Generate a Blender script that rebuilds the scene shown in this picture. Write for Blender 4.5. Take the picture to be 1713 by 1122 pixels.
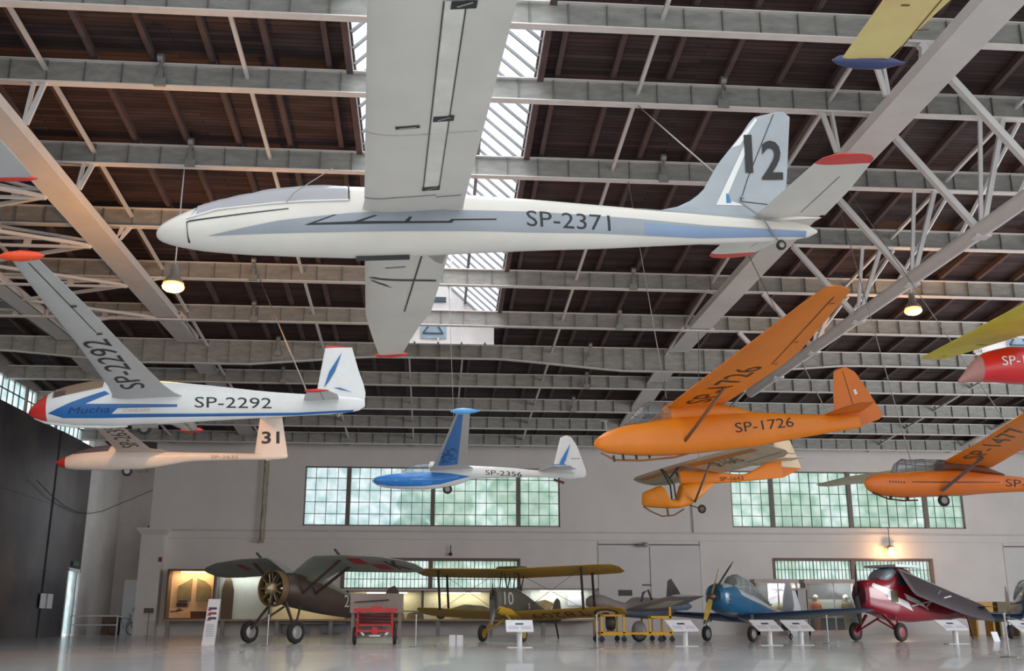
import bpy, bmesh, math, random
from math import sin, cos, tan, atan, radians, sqrt, pi
from mathutils import Vector, Matrix, Euler
for o in list(bpy.data.objects): bpy.data.objects.remove(o)
SC = bpy.context.scene
COL = SC.collection
random.seed(7)

# ---------------------------------------------------------------- camera
PITCH, YAW, EYE = atan(474/1700.0), radians(4.42), 0.85
fwd = Vector((sin(YAW)*cos(PITCH), cos(YAW)*cos(PITCH), sin(PITCH)))
rgt = Vector((cos(YAW), -sin(YAW), 0))
upv = rgt.cross(fwd)
cd = bpy.data.cameras.new('camera'); cam = bpy.data.objects.new('camera', cd); COL.objects.link(cam)
cd.sensor_fit = 'HORIZONTAL'; cd.sensor_width = 36; cd.lens = 36*1700/1713.0
cd.clip_start = 0.05; cd.clip_end = 400
cam.matrix_world = Matrix(((rgt.x, upv.x, -fwd.x, 0), (rgt.y, upv.y, -fwd.y, 0), (rgt.z, upv.z, -fwd.z, EYE), (0, 0, 0, 1)))
SC.camera = cam

# ---------------------------------------------------------------- world, light, exposure
SC.view_settings.view_transform = 'Standard'; SC.view_settings.look = 'None'
SC.view_settings.gamma = 1; SC.view_settings.use_curve_mapping = False
SC.view_settings.exposure = 0.0
W = bpy.data.worlds.new('overcast_sky'); SC.world = W; W.use_nodes = True
bg = W.node_tree.nodes['Background']
bg.inputs[0].default_value = (0.92, 0.97, 1.0, 1); bg.inputs[1].default_value = 1.35

def area(name, loc, target, sx, sy, power, col):
    l = bpy.data.lights.new(name, 'AREA'); l.shape = 'RECTANGLE'; l.size = sx; l.size_y = sy
    l.energy = power; l.color = col
    o = bpy.data.objects.new(name, l); COL.objects.link(o); o.location = loc
    o.rotation_euler = (Vector(target)-Vector(loc)).to_track_quat('-Z', 'Y').to_euler()
    return o
# daylight coming in through the open hangar doors behind the camera
area('door_daylight', (2, -14, 6), (3, 40, 5), 44, 12, 900, (0.96, 0.98, 1.0))
area('skylight_daylight', (0, 27, 17.5), (0, 27, 0), 5, 28, 3000, (0.9, 0.96, 1.0))
area('east_skylight_daylight', (20.8, 27, 17.5), (20.8, 27, 0), 5, 28, 3000, (0.9, 0.96, 1.0))
area('added_east_fill', (41.5, 36, 5), (5, 52, 5), 30, 8, 8000, (0.92, 0.97, 1.0))  # unseen fill light added on the right to brighten the back wall

# ---------------------------------------------------------------- materials
def lin(c):
    c = c/255.0
    return c/12.92 if c <= 0.04045 else ((c+0.055)/1.055)**2.4
MATS = {}
def M(name, rgb=(200, 200, 200), rough=0.6, metal=0.0, var=0.12, scale=3.0, bump=0.0, emit=0.0, alpha=1.0, stretch=None, coat=0.0, spots=None):
    if name in MATS: return MATS[name]
    m = bpy.data.materials.new(name); m.use_nodes = True; nt = m.node_tree; N = nt.nodes; L = nt.links
    b = N['Principled BSDF']; c = tuple(lin(v) for v in rgb)+(1,)
    b.inputs['Base Color'].default_value = c; b.inputs['Roughness'].default_value = rough; b.inputs['Metallic'].default_value = metal
    if coat: b.inputs['Coat Weight'].default_value = coat
    if alpha < 1: b.inputs['Alpha'].default_value = alpha
    if emit:
        b.inputs['Emission Color'].default_value = c; b.inputs['Emission Strength'].default_value = emit
    if var or bump:
        tc = N.new('ShaderNodeTexCoord'); mp = N.new('ShaderNodeMapping'); L.new(tc.outputs['Object'], mp.inputs[0])
        if stretch: mp.inputs['Scale'].default_value = stretch
        nz = N.new('ShaderNodeTexNoise'); nz.inputs['Scale'].default_value = scale; nz.inputs['Detail'].default_value = 6; nz.inputs['Roughness'].default_value = 0.65
        L.new(mp.outputs[0], nz.inputs['Vector'])
        if var:
            mx = N.new('ShaderNodeMix'); mx.data_type = 'RGBA'
            rp = N.new('ShaderNodeMapRange'); rp.inputs[1].default_value = 0.3; rp.inputs[2].default_value = 0.7
            L.new(nz.outputs[0], rp.inputs[0]); L.new(rp.outputs[0], mx.inputs[0])
            d = spots if spots else None
            mx.inputs[6].default_value = (tuple(lin(v) for v in d)+(1,)) if d else tuple(v*(1-var) for v in c[:3])+(1,)
            mx.inputs[7].default_value = tuple(min(1, v*(1+var)) for v in c[:3])+(1,)
            L.new(mx.outputs[2], b.inputs['Base Color'])
        if bump:
            bp = N.new('ShaderNodeBump'); bp.inputs['Strength'].default_value = bump; bp.inputs['Distance'].default_value = 0.02
            L.new(nz.outputs[0], bp.inputs['Height']); L.new(bp.outputs[0], b.inputs['Normal'])
    MATS[name] = m; return m

def glass_mat(name, rgb, trans=0.8, rough=0.08):
    if name in MATS: return MATS[name]
    m = bpy.data.materials.new(name); m.use_nodes = True; nt = m.node_tree; N = nt.nodes; L = nt.links
    N.remove(N['Principled BSDF']); out = N['Material Output']
    t = N.new('ShaderNodeBsdfTransparent'); t.inputs[0].default_value = tuple(lin(v) for v in rgb)+(1,)
    g = N.new('ShaderNodeBsdfGlossy'); g.inputs['Roughness'].default_value = rough
    d = N.new('ShaderNodeBsdfDiffuse'); d.inputs[0].default_value = tuple(lin(v) for v in rgb)+(1,)
    m1 = N.new('ShaderNodeMixShader'); m1.inputs[0].default_value = trans; L.new(d.outputs[0], m1.inputs[1]); L.new(t.outputs[0], m1.inputs[2])
    lw = N.new('ShaderNodeLayerWeight'); lw.inputs[0].default_value = 0.35
    mm = N.new('ShaderNodeMath'); mm.operation = 'MULTIPLY'; mm.inputs[1].default_value = 0.5; L.new(lw.outputs['Fresnel'], mm.inputs[0])
    m2 = N.new('ShaderNodeMixShader'); L.new(mm.outputs[0], m2.inputs[0]); L.new(m1.outputs[0], m2.inputs[1]); L.new(g.outputs[0], m2.inputs[2])
    L.new(m2.outputs[0], out.inputs[0]); MATS[name] = m; return m

def pane_mat(name, a, b, trans):
    m = bpy.data.materials.new(name); m.use_nodes = True; nt = m.node_tree; N = nt.nodes; L = nt.links
    N.remove(N['Principled BSDF']); out = N['Material Output']
    tc = N.new('ShaderNodeTexCoord')
    vo = N.new('ShaderNodeTexVoronoi'); vo.inputs['Scale'].default_value = 0.9; L.new(tc.outputs['Object'], vo.inputs['Vector'])
    nz = N.new('ShaderNodeTexNoise'); nz.inputs['Scale'].default_value = 1.6; nz.inputs['Detail'].default_value = 8; L.new(tc.outputs['Object'], nz.inputs['Vector'])
    rp = N.new('ShaderNodeMapRange'); rp.inputs[1].default_value = 0.35; rp.inputs[2].default_value = 0.62; L.new(nz.outputs[0], rp.inputs[0])
    mx = N.new('ShaderNodeMix'); mx.data_type = 'RGBA'; L.new(rp.outputs[0], mx.inputs[0])
    mx.inputs[6].default_value = tuple(lin(v) for v in a)+(1,); mx.inputs[7].default_value = tuple(lin(v) for v in b)+(1,)
    t = N.new('ShaderNodeBsdfTransparent'); L.new(mx.outputs[2], t.inputs[0])
    tr = N.new('ShaderNodeBsdfTranslucent'); L.new(mx.outputs[2], tr.inputs[0])
    m1 = N.new('ShaderNodeMixShader'); m1.inputs[0].default_value = trans; L.new(tr.outputs[0], m1.inputs[1]); L.new(t.outputs[0], m1.inputs[2])
    L.new(m1.outputs[0], out.inputs[0]); MATS[name] = m; return m

# ---------------------------------------------------------------- mesh builder
class MB:
    def __init__(s): s.v = []; s.f = []; s.m = []; s.s = []
    def add(s, vs, fs, m=0, smooth=False):
        o = len(s.v); s.v += [tuple(v) for v in vs]
        for f in fs: s.f.append([i+o for i in f]); s.m.append(m); s.s.append(smooth)
        return s
    def box(s, x0, x1, y0, y1, z0, z1, m=0):
        vs = [(x, y, z) for x in (x0, x1) for y in (y0, y1) for z in (z0, z1)]
        return s.add(vs, [(0, 1, 3, 2), (4, 6, 7, 5), (0, 4, 5, 1), (2, 3, 7, 6), (0, 2, 6, 4), (1, 5, 7, 3)], m)
    def bar(s, p, q, w, h, m=0, up=(0, 0, 1)):
        p = Vector(p); q = Vector(q); d = (q-p).normalized(); u = Vector(up)
        if abs(d.dot(u)) > 0.98: u = Vector((0, 1, 0))
        a = d.cross(u).normalized()*w/2; b = a.cross(d).normalized()*h/2
        vs = [e+sa*a+sb*b for e in (p, q) for sa in (-1, 1) for sb in (-1, 1)]
        return s.add(vs, [(0, 1, 3, 2), (4, 6, 7, 5), (0, 4, 5, 1), (2, 3, 7, 6), (0, 2, 6, 4), (1, 5, 7, 3)], m)
    def tube(s, pts, r, n=8, m=0, closed=False):
        pts = [Vector(p) for p in pts]; rs = r if isinstance(r, (list, tuple)) else [r]*len(pts)
        rings = []; ref = None
        for i, p in enumerate(pts):
            if closed: d = (pts[(i+1) % len(pts)]-pts[i-1]).normalized()
            else: d = (pts[min(i+1, len(pts)-1)]-pts[max(i-1, 0)]).normalized()
            if ref is None or abs(ref.dot(d)) > 0.95: ref = Vector((0, 0, 1)) if abs(d.z) < 0.9 else Vector((1, 0, 0))
            a = d.cross(ref).normalized(); b = a.cross(d).normalized(); ref = b
            rings.append([p+(a*cos(t)+b*sin(t))*rs[i] for t in [2*pi*k/n for k in range(n)]])
        return s.loft(rings, not closed, m, True, closed)
    def loft(s, rings, cap=True, m=0, smooth=True, closed=False, mfun=None):
        o = len(s.v); n = len(rings[0])
        for r in rings: s.v += [tuple(v) for v in r]
        R = len(rings)
        for i in range(R if closed else R-1):
            j = (i+1) % R
            for k in range(n):
                l = (k+1) % n
                s.f.append([o+i*n+k, o+i*n+l, o+j*n+l, o+j*n+k]); s.m.append(mfun(i, k) if mfun else m); s.s.append(smooth)
        if cap and not closed:
            s.f.append([o+k for k in range(n)][::-1]); s.m.append(mfun(0, 0) if mfun else m); s.s.append(False)
            s.f.append([o+(R-1)*n+k for k in range(n)]); s.m.append(mfun(R-2, 0) if mfun else m); s.s.append(False)
        return s
    def lathe(s, prof, c, axis='y', n=24, m=0, mats=None):
        c = Vector(c); rings = []
        for r, a in prof:
            ring = []
            for k in range(n):
                t = 2*pi*k/n; u, w = r*cos(t), r*sin(t)
                ring.append(c+Vector({'x': (a, u, w), 'y': (u, a, w), 'z': (u, w, a)}[axis]))
            rings.append(ring)
        return s.loft(rings, True, m, True, False, (lambda i, k: mats[min(i, len(mats)-1)]) if mats else None)
    def prism(s, poly, fn, t0, t1, m=0):
        # poly: 2-D outline, fn(u, v, t) -> point
        n = len(poly); vs = [fn(u, v, t0) for u, v in poly]+[fn(u, v, t1) for u, v in poly]
        fs = [list(range(n))[::-1], list(range(n, 2*n))]+[(i, (i+1) % n, n+(i+1) % n, n+i) for i in range(n)]
        return s.add(vs, fs, m)
    def sphere(s, c, rx, ry, rz, m=0, n=16, k=10, z0=-1.0, z1=1.0):
        rings = []
        for i in range(k+1):
            z = z0+(z1-z0)*i/k; z = max(-0.998, min(0.998, z)); z = sin(z*pi/2) if (z0, z1) == (-1.0, 1.0) else z
            r = sqrt(max(0, 1-z*z))
            rings.append([(c[0]+rx*r*cos(2*pi*j/n), c[1]+ry*r*sin(2*pi*j/n), c[2]+rz*z) for j in range(n)])
        return s.loft(rings, True, m, True)
    def wheel(s, c, r, w, axis='y', mt=0, mh=1, n=28):
        h = w/2
        prof = [(r*.12, -h*.7), (r*.5, -h*.55), (r*.58, -h*.8), (r*.8, -h), (r*.95, -h*.7), (r, 0), (r*.95, h*.7), (r*.8, h), (r*.58, h*.8), (r*.5, h*.55), (r*.12, h*.7)]
        return s.lathe(prof, c, axis, n, mt, [mh, mh, mt, mt, mt, mt, mt, mt, mh, mh])
    def text(s, body, fn, m=0, split=0.0):
        v, f = text_mesh(body); vs = [fn(a, b) for a, b in v]
        if split:
            bm = bmesh.new(); bv = [bm.verts.new((a, b, 0)) for a, b in v]
            for q in f:
                try: bm.faces.new([bv[i] for i in q])
                except ValueError: pass
            for _ in range(3):
                es = [e for e in bm.edges if (Vector(fn(*e.verts[0].co[:2]))-Vector(fn(*e.verts[1].co[:2]))).length > split]
                if not es: break
                bmesh.ops.subdivide_edges(bm, edges=es, cuts=1)
                bmesh.ops.triangulate(bm, faces=[q for q in bm.faces if len(q.verts) > 4])
            bm.verts.ensure_lookup_table(); bm.verts.index_update()
            vs = [fn(q.co.x, q.co.y) for q in bm.verts]; f = [[q.index for q in fc.verts] for fc in bm.faces]; bm.free()
        return s.add(vs, f, m)
    def xf(s, mat):
        s.v = [tuple(mat @ Vector(v)) for v in s.v]; return s
    def build(s, name, mats, parent=None, loc=None, rot=None):
        me = bpy.data.meshes.new(name); me.from_pydata(s.v, [], s.f)
        for m in (mats if isinstance(mats, (list, tuple)) else [mats]): me.materials.append(m)
        me.polygons.foreach_set('material_index', s.m); me.polygons.foreach_set('use_smooth', s.s); me.update()
        bm = bmesh.new(); bm.from_mesh(me)
        bmesh.ops.recalc_face_normals(bm, faces=bm.faces) if len(bm.faces) < 6000 else None
        for e in bm.edges:
            if len(e.link_faces) == 2 and e.calc_face_angle(0) > 0.7: e.smooth = False
        bm.to_mesh(me); bm.free()
        o = bpy.data.objects.new(name, me); COL.objects.link(o)
        if parent: o.parent = parent
        if loc: o.location = loc
        if rot: o.rotation_euler = rot
        return o

_TX = {}
def text_mesh(body):
    if body in _TX: return _TX[body]
    c = bpy.data.curves.new('t', 'FONT'); c.body = body.lstrip('*'); c.offset = .022 if body[0] == '*' else 0; c.size = 1; c.resolution_u = 3
    o = bpy.data.objects.new('t', c); COL.objects.link(o)
    dg = bpy.context.evaluated_depsgraph_get(); me = bpy.data.meshes.new_from_object(o.evaluated_get(dg))
    vs = [v.co.copy() for v in me.vertices]; fs = [list(p.vertices) for p in me.polygons]
    x0 = min(v.x for v in vs); x1 = max(v.x for v in vs); y0 = min(v.y for v in vs); y1 = max(v.y for v in vs)
    r = ([((v.x-x0)/(x1-x0), (v.y-y0)/(y1-y0)) for v in vs], fs)
    bpy.data.objects.remove(o); bpy.data.curves.remove(c); bpy.data.meshes.remove(me)
    _TX[body] = r; return r

def tag(o, label=None, cat=None, group=None, kind=None):
    if label: o['label'] = label
    if cat: o['category'] = cat
    if group: o['group'] = group
    if kind: o['kind'] = kind
    return o
def thing(name, label, cat, loc=(0, 0, 0), rot=(0, 0, 0), group=None):
    o = bpy.data.objects.new(name, None); COL.objects.link(o); o.location = loc; o.rotation_euler = rot; o.empty_display_size = 0.2
    return tag(o, label, cat, group)
def S(mb, name, mats, parent=None):
    o = mb.build(name, mats, parent)
    if parent is None: o['kind'] = 'structure'
    return o
def copy_tree(o, parent=None):
    c = o.copy(); COL.objects.link(c); c.parent = parent
    for ch in o.children: copy_tree(ch, c)
    return c
# ================================================================ the hangar
WH = M('white_wall_paint', (214, 207, 204), 0.85, var=0.07, scale=0.35, bump=0.05)
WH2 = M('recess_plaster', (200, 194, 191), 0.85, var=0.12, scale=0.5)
TRIM = M('wall_ledge_paint', (196, 189, 186), 0.8, var=0.1, scale=1.5)
FLOORM = M('polished_screed', (190, 192, 194), 0.24, var=0.08, scale=0.25, coat=0.3)
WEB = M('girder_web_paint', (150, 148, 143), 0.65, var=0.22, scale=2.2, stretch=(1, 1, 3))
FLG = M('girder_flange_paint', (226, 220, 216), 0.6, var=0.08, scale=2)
STEEL = M('white_steel_paint', (212, 208, 206), 0.55, var=0.06, scale=1.2)
RAFT = M('dark_rafter_wood', (92, 74, 72), 0.8, var=0.2, scale=3, stretch=(3, .4, 3))
DARKD = M('dark_door_steel', (84, 76, 76), 0.36, metal=0.35, var=0.3, scale=0.35, spots=(42, 42, 52))
FRAME = M('window_frame_grey', (112, 104, 100), 0.6, var=0.1)
MUNT = M('muntin_dark', (78, 92, 88), 0.6, var=0.1)
PANE = pane_mat('frosted_pane', (216, 234, 224), (250, 255, 252), 0.6)
PANEW = pane_mat('pale_frosted_pane', (216, 232, 232), (250, 254, 254), 0.7)
SKYP = pane_mat('skylight_pane', (240, 240, 246), (255, 255, 255), 0.95)

def deck_mat():
    m = bpy.data.materials.new('brown_deck_boards'); m.use_nodes = True; nt = m.node_tree; N = nt.nodes; L = nt.links
    b = N['Principled BSDF']; b.inputs['Roughness'].default_value = 0.8
    tc = N.new('ShaderNodeTexCoord'); mp = N.new('ShaderNodeMapping'); L.new(tc.outputs['Object'], mp.inputs[0]); mp.inputs['Scale'].default_value = (0.25, 1, 1)
    br = N.new('ShaderNodeTexBrick'); L.new(tc.outputs['Object'], br.inputs['Vector'])
    br.inputs['Scale'].default_value = 1; br.inputs['Brick Width'].default_value = 4.3; br.inputs['Row Height'].default_value = 0.16; br.inputs['Mortar Size'].default_value = 0.012
    br.inputs['Color1'].default_value = (lin(82), lin(60), lin(60), 1); br.inputs['Color2'].default_value = (lin(54), lin(38), lin(38), 1); br.inputs['Mortar'].default_value = (.012, .008, .008, 1)
    nz = N.new('ShaderNodeTexNoise'); nz.inputs['Scale'].default_value = 3.0; nz.inputs['Detail'].default_value = 6; L.new(mp.outputs[0], nz.inputs['Vector'])
    mr = N.new('ShaderNodeMapRange'); mr.inputs[1].default_value = .3; mr.inputs[2].default_value = .7; mr.inputs[3].default_value = .55; mr.inputs[4].default_value = 1.25; L.new(nz.outputs[0], mr.inputs[0])
    mx = N.new('ShaderNodeMix'); mx.data_type = 'RGBA'; mx.blend_type = 'MULTIPLY'; mx.inputs[0].default_value = 1
    L.new(br.outputs[0], mx.inputs[6]); L.new(mr.outputs[0], mx.inputs[7]); L.new(mx.outputs[2], b.inputs['Base Color'])
    return m
DECK = deck_mat()
YB, XL, XR = 58.0, -19.0, 42.0
S(MB().box(-32, 60, -6, 64.5, -0.3, 0), 'floor', FLOORM)

def flz(y): return 15.45-0.093*y                       # underside of the roof girders
ROWS = [19.9, 22.8, 26.6, 30.4, 34.3, 38.2, 42.0, 45.8, 49.6, 52.9, 56.3]
SKYX = [(-2.15, 2.35), (22.7, 27.2)]
SKYY0, SKYY1 = 13.0, 40.0
# --- back wall with its openings
def wall_open(x0, x1, z0, z1, y0, y1, holes):
    xs = sorted({x0, x1}|{h[0] for h in holes}|{h[1] for h in holes}); mb = MB()
    for a, b in zip(xs, xs[1:]):
        cut = sorted([(h[2], h[3]) for h in holes if h[0] <= a+1e-6 and h[1] >= b-1e-6]); z = z0
        for c, d in cut: mb.box(a, b, y0, y1, z, c); z = d
        mb.box(a, b, y0, y1, z, z1)
    return mb
W1 = (-7.2, 7.22, 5.86, 9.17); W2 = (17.2, 31.1, 5.92, 9.17)
L1 = (-4.85, 4.85, 2.45, 4.03); L2 = (19.5, 28.75, 2.45, 4.12)
S(wall_open(-15.5, XR, 0, 12.2, YB, YB+0.45, [W1, W2, L1, L2]), 'wall_back', WH)
mb = MB().box(-14.4, XR, YB-0.05, YB, 5.52, 5.62).box(-14.4, XR, YB-0.02, YB, 5.12, 5.15)
S(mb, 'trim_1', TRIM)
S(MB().box(XR, XR+0.4, -6, 58.4, 0, 12), 'wall_right', WH)
# pillar at the left end of the back wall, with its capital
mb = MB().box(-15.7, -14.55, 57.3, 58.0, 0, 5.25)
mb.loft([[(-15.7-a, 57.3-a, z), (-14.55+a, 57.3-a, z), (-14.55+a, 58.0, z), (-15.7-a, 58.0, z)] for a, z in ((0, 5.25), (0.22, 5.5), (0.22, 5.62))], True, 0, False)
S(mb, 'trim_2', WH)
# left recess behind the wall end
S(MB().box(XL-0.3, XL, 58.2, 64.5, 0, 12), 'wall_recess', WH2)
S(MB().box(XL, -14.9, 64.2, 64.5, 0, 12).box(XL+1.9, -15.0, 62.6, 64.2, 0, 5.4), 'wall_far', WH2)
# left side: dark steel hangar doors with a strip of high windows
mb = MB()
for i, (a, b) in enumerate([(-6, 8), (8, 18), (18, 27), (27, 35), (35, 42.4), (42.4, 48.8), (48.8, 52.9), (52.9, 56.1)]):
    o = 0.06*(i % 2)
    mb.box(XL-0.25+o, XL+o, a, b-0.02, 0.0, 10.1)
    for z in (3.1, 6.4, 9.2): mb.box(XL+o, XL+0.02+o, a+.1, b-0.2, z, z+0.05)
mb.box(XL-0.25, XL, 56.1, 58.2, 3.45, 10.1)
S(mb, 'wall_left', DARKD)
mb = MB().box(XL-0.3, XL-0.05, -6, 58.2, 11.3, 13.6)
S(mb, 'trim_3', WEB)
mb = MB(); gl = MB()
for i in range(16):
    y0 = -5+4.1*i; y1 = y0+3.9
    if y1 > 58.2: break
    gl.box(XL-.12, XL-.1, y0, y1, 10.15, 11.3)
    mb.bar((XL-.1, y0, 10.1), (XL-.1, y0, 11.35), .12, .12)
    for k in range(1, 6): mb.bar((XL-.1, y0+k*.65, 10.1), (XL-.1, y0+k*.65, 11.3), .05, .05)
    mb.bar((XL-.1, y0, 10.72), (XL-.1, y1, 10.72), .05, .05)
w = S(mb, 'window_5', FRAME); S(gl, 'pane', PANEW, w)

def big_window(n, box, mulls, cols, rows, pm, parent=None):
    x0, x1, z0, z1 = box; y = YB+0.12
    fr = MB()
    for a, b, c, d in ((x0, x1, z0, z0+.07), (x0, x1, z1-.07, z1), (x0, x0+.07, z0, z1), (x1-.07, x1, z0, z1)): fr.box(a, b, y-.06, y+.08, c, d)
    for m_ in mulls: fr.box(m_-.12, m_+.12, y-.14, y+.1, z0, z1)
    w = S(fr, 'window_%d' % n, FRAME)
    mu = MB(); xs = [x0]+list(mulls)+[x1]
    for (a, b), c in zip(zip(xs, xs[1:]), cols):
        for k in range(1, c):
            x = a+(b-a)*k/c; t = .03 if k != c//2 or c < 8 else .05
            mu.box(x-t/2, x+t/2, y-.025, y+.025, z0, z1)
    for k in range(1, rows):
        z = z0+(z1-z0)*k/rows; mu.box(x0, x1, y-.03, y+.02, z-.017, z+.017)
    S(mu, 'glazing_bars', MUNT, w)
    for i, (a, b) in enumerate(zip(xs, xs[1:])): S(MB().box(a, b, y+.03, y+.04, z0, z1), 'pane', pm[i] if isinstance(pm, list) else pm, w)
    return w
big_window(1, W1, [-4.75, 0.0, 4.85], [4, 8, 8, 4], 5, [PANEW, PANEW, PANE, PANE])
big_window(2, W2, [19.6, 24.25, 28.8], [4, 8, 8, 4], 5, PANE)
RB = M('red_brown_frame', (120, 92, 90), 0.6, var=0.1)
for n, bx, ms in ((3, L1, [-.05]), (4, L2, [24.1])):
    w = big_window(n, bx, ms, [22, 22], 3, PANE)
    w.data.materials[0] = RB
    S(MB().box(bx[0]-.1, bx[1]+.1, YB-.04, YB+.02, bx[3], bx[3]+.09).box(bx[0]-.1, bx[0], YB-.04, YB, bx[2], bx[3]).box(bx[1], bx[1]+.1, YB-.04, YB, bx[2], bx[3]), 'window_frame', RB, w)

# --- big flush wall doors in the back wall
def wall_door(n, x0, x1, h):
    d = MB()
    d.box(x0, x1, YB-.03, YB-.005, .05, h-.3)
    d.box(x0-.04, x0, YB-.05, YB, 0, h).box(x1, x1+.04, YB-.05, YB, 0, h)
    o = S(d, 'door_%d' % n, M('flush_door_paint', (206, 201, 200), 0.8, var=.05, scale=.6))
    S(MB().box((x0+x1)/2-.02, (x0+x1)/2+.02, YB-.045, YB-.03, .05, h-.3), 'seam', FRAME, o)
    S(MB().box(x0, x1, YB-.12, YB-.03, h-.22, h-.16), 'door_rail', FRAME, o)
    return o
wall_door(1, 9.4, 15.2, 5.1); wall_door(2, 33.2, 39.5, 5.1)
# bright glass side door in the left recess
dm = M('door_frame_white', (222, 220, 222), .5, var=.04)
d = S(MB().box(XL-.1, XL+.05, 56.15, 56.3, 0, 3.4).box(XL-.1, XL+.05, 58.0, 58.15, 0, 3.4).box(XL-.1, XL+.05, 56.15, 58.15, 3.3, 3.42).box(XL-.1, XL+.05, 57.35, 57.55, 0, 3.3), 'door_3', dm)
S(MB().box(XL-.03, XL-.01, 56.3, 58.0, .1, 3.3), 'glass', PANEW, d)
S(MB().box(XL-.08, XL+.02, 57.56, 57.72, .1, 3.3), 'dark_post', M('dark_green_post', (40, 62, 58), .5), d)

# --- roof deck: sloped planes, open where the skylights are
def deck_plane(x0, x1, y0, y1):
    t = 0.85
    return MB().add([(x0, y0, flz(y0)+t), (x1, y0, flz(y0)+t), (x1, y1, flz(y1)+t), (x0, y1, flz(y1)+t), (x0, y0, flz(y0)+t+.1), (x1, y0, flz(y0)+t+.1), (x1, y1, flz(y1)+t+.1), (x0, y1, flz(y1)+t+.1)],
                    [(0, 3, 2, 1), (4, 5, 6, 7), (0, 1, 5, 4), (1, 2, 6, 5), (2, 3, 7, 6), (3, 0, 4, 7)])
roof = MB()
xs = [-19.3, SKYX[0][0], SKYX[0][1], SKYX[1][0], SKYX[1][1], XR+.3]
for i in (0, 2, 4): roof.add(deck_plane(xs[i], xs[i+1], SKYY0, SKYY1).v, deck_plane(0, 1, 0, 1).f)
roof.add(deck_plane(xs[0], xs[-1], SKYY1, 64.5).v, deck_plane(0, 1, 0, 1).f)
S(roof, 'ceiling', DECK)
raf = MB()
x = -18.4
while x < XR:
    y0, y1 = SKYY0, 58.0
    for sx in SKYX:
        if sx[0]-.05 < x < sx[1]+.05: y0 = SKYY1
    raf.bar((x, y0, flz(y0)+.77), (x, y1, flz(y1)+.77), .13, .2)
    x += 1.42
for sx in SKYX:
    for e in (sx[0]-.12, sx[1]+.12): raf.bar((e, SKYY0, flz(SKYY0)+.7), (e, SKYY1, flz(SKYY1)+.7), .16, .34)
S(raf, 'trim_4', RAFT)

# --- eleven plate girders across the hall
for i, y in enumerate(ROWS):
    z = flz(y); mb = MB()
    def low(x):
        if i != 6: return 0.0
        d = min(abs(x+10.3), abs(x-10.4), abs(x-31))
        return -0.42*max(0, min(1, (7.5-d)/5.0))
    H = .56
    xs_ = [XL-.2+.88*k for k in range(72) if XL-.2+.88*k < XR]+[XR]
    for a, b in zip(xs_, xs_[1:]):
        la, lb = low(a), low(b)
        mb.add([(a, y-.012, z+la), (b, y-.012, z+lb), (b, y-.012, z+H), (a, y-.012, z+H), (a, y+.012, z+la), (b, y+.012, z+lb), (b, y+.012, z+H), (a, y+.012, z+H)], [(0, 1, 2, 3), (4, 7, 6, 5)], 0)
        mb.bar((a, y, z+la-.015), (b, y, z+lb-.015), .24, .03, 1)
        mb.box(a-.008, a+.008, y-.08, y+.08, z+la, z+H, 2)
    mb.box(XL-.2, XR, y-.12, y+.12, z+H, z+H+.03, 1)
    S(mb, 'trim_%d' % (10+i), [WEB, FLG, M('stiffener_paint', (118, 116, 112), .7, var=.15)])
# --- long white tie bars running front to back
mb = MB()
for x in (-14.4, -9.55, -4.75, 4.95, 9.92, 14.9, 25.6, 30.5, 35.3):
    mb.bar((x, SKYY0, flz(SKYY0)+.32), (x, 57.9, flz(57.9)+.32), .09, .09)
for x in (-1.15, 1.15): mb.bar((x, 42, flz(42)+.3), (x, 57.9, flz(57.9)+.3), .07, .07)
S(mb, 'trim_30', STEEL)
# --- flat rafter bands past the deep girder
mb = MB()
for x in (-15.3, -10.25, 10.4, 31.2): mb.bar((x, 42, flz(42)+.42), (x, 58, flz(58)+.42), .85, .12)
S(mb, 'trim_31', STEEL)

# --- the two deep lattice trusses: a flat band under the girders, braced sideways to a second chord
def band(n, X, y0=4.0, y1=41.8, zu=11.95):
    return S(MB().box(X-.42, X+.42, y0, y1, zu, zu+.04).box(X-.4, X-.36, y0, y1, zu+.04, zu+.3).box(X+.36, X+.4, y0, y1, zu+.04, zu+.3), 'trim_%d' % n, STEEL)
def posts(X, sg, root):
    ps = MB()
    for yy in ROWS[:6]:
        t = flz(yy)
        ps.bar((X-sg*.75, yy, t), (X-sg*.45, yy, 12.2), .07, .12).bar((X-sg*.5, yy, t), (X-sg*.4, yy, 12.2), .07, .12)
        ps.bar((X+sg*.55, yy, t), (X+sg*.35, yy, 12.1), .1, .16); ps.box(X-.8, X+.8, yy-.1, yy+.1, t-.05, t-.01)
    S(ps, 'posts', STEEL, root)
TR = band(32, 10.45); posts(10.45, 1, TR)
S(MB().tube([(13.5, 4, 10.2), (13.5, 41.8, 10.2)], .2, 14), 'lower_chord', STEEL, TR)
dg = MB()
for yy in [12.2, 16.0]+ROWS[:6]:
    t = flz(yy)
    dg.bar((11.1+.06*(yy-22.8), yy, t-.05), (13.4, yy, 10.3), .15, .15, 0, (0, 1, 0)); dg.bar((14.5, yy, t-.05), (13.6, yy, 10.3), .12, .12, 0, (0, 1, 0)); dg.bar((15.0, yy+.1, t-.05), (13.6, yy+1.6, 10.25), .06, .08)
    dg.bar((13.9, yy, t), (13.55, yy, 10.4), .1, .06); dg.box(13.3, 13.7, yy-.15, yy+.15, 10.0, 10.06)
S(dg, 'diagonals', STEEL, TR)
TL = band(33, -10.3); posts(-10.3, -1, TL)
S(MB().box(-15.7, -14.85, 4, 41.8, 11.95, 11.99).box(-15.68, -15.64, 4, 41.8, 11.95, 12.25).box(-14.91, -14.87, 4, 41.8, 11.95, 12.25), 'outer_band', STEEL, TL)
mb = MB()
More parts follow.
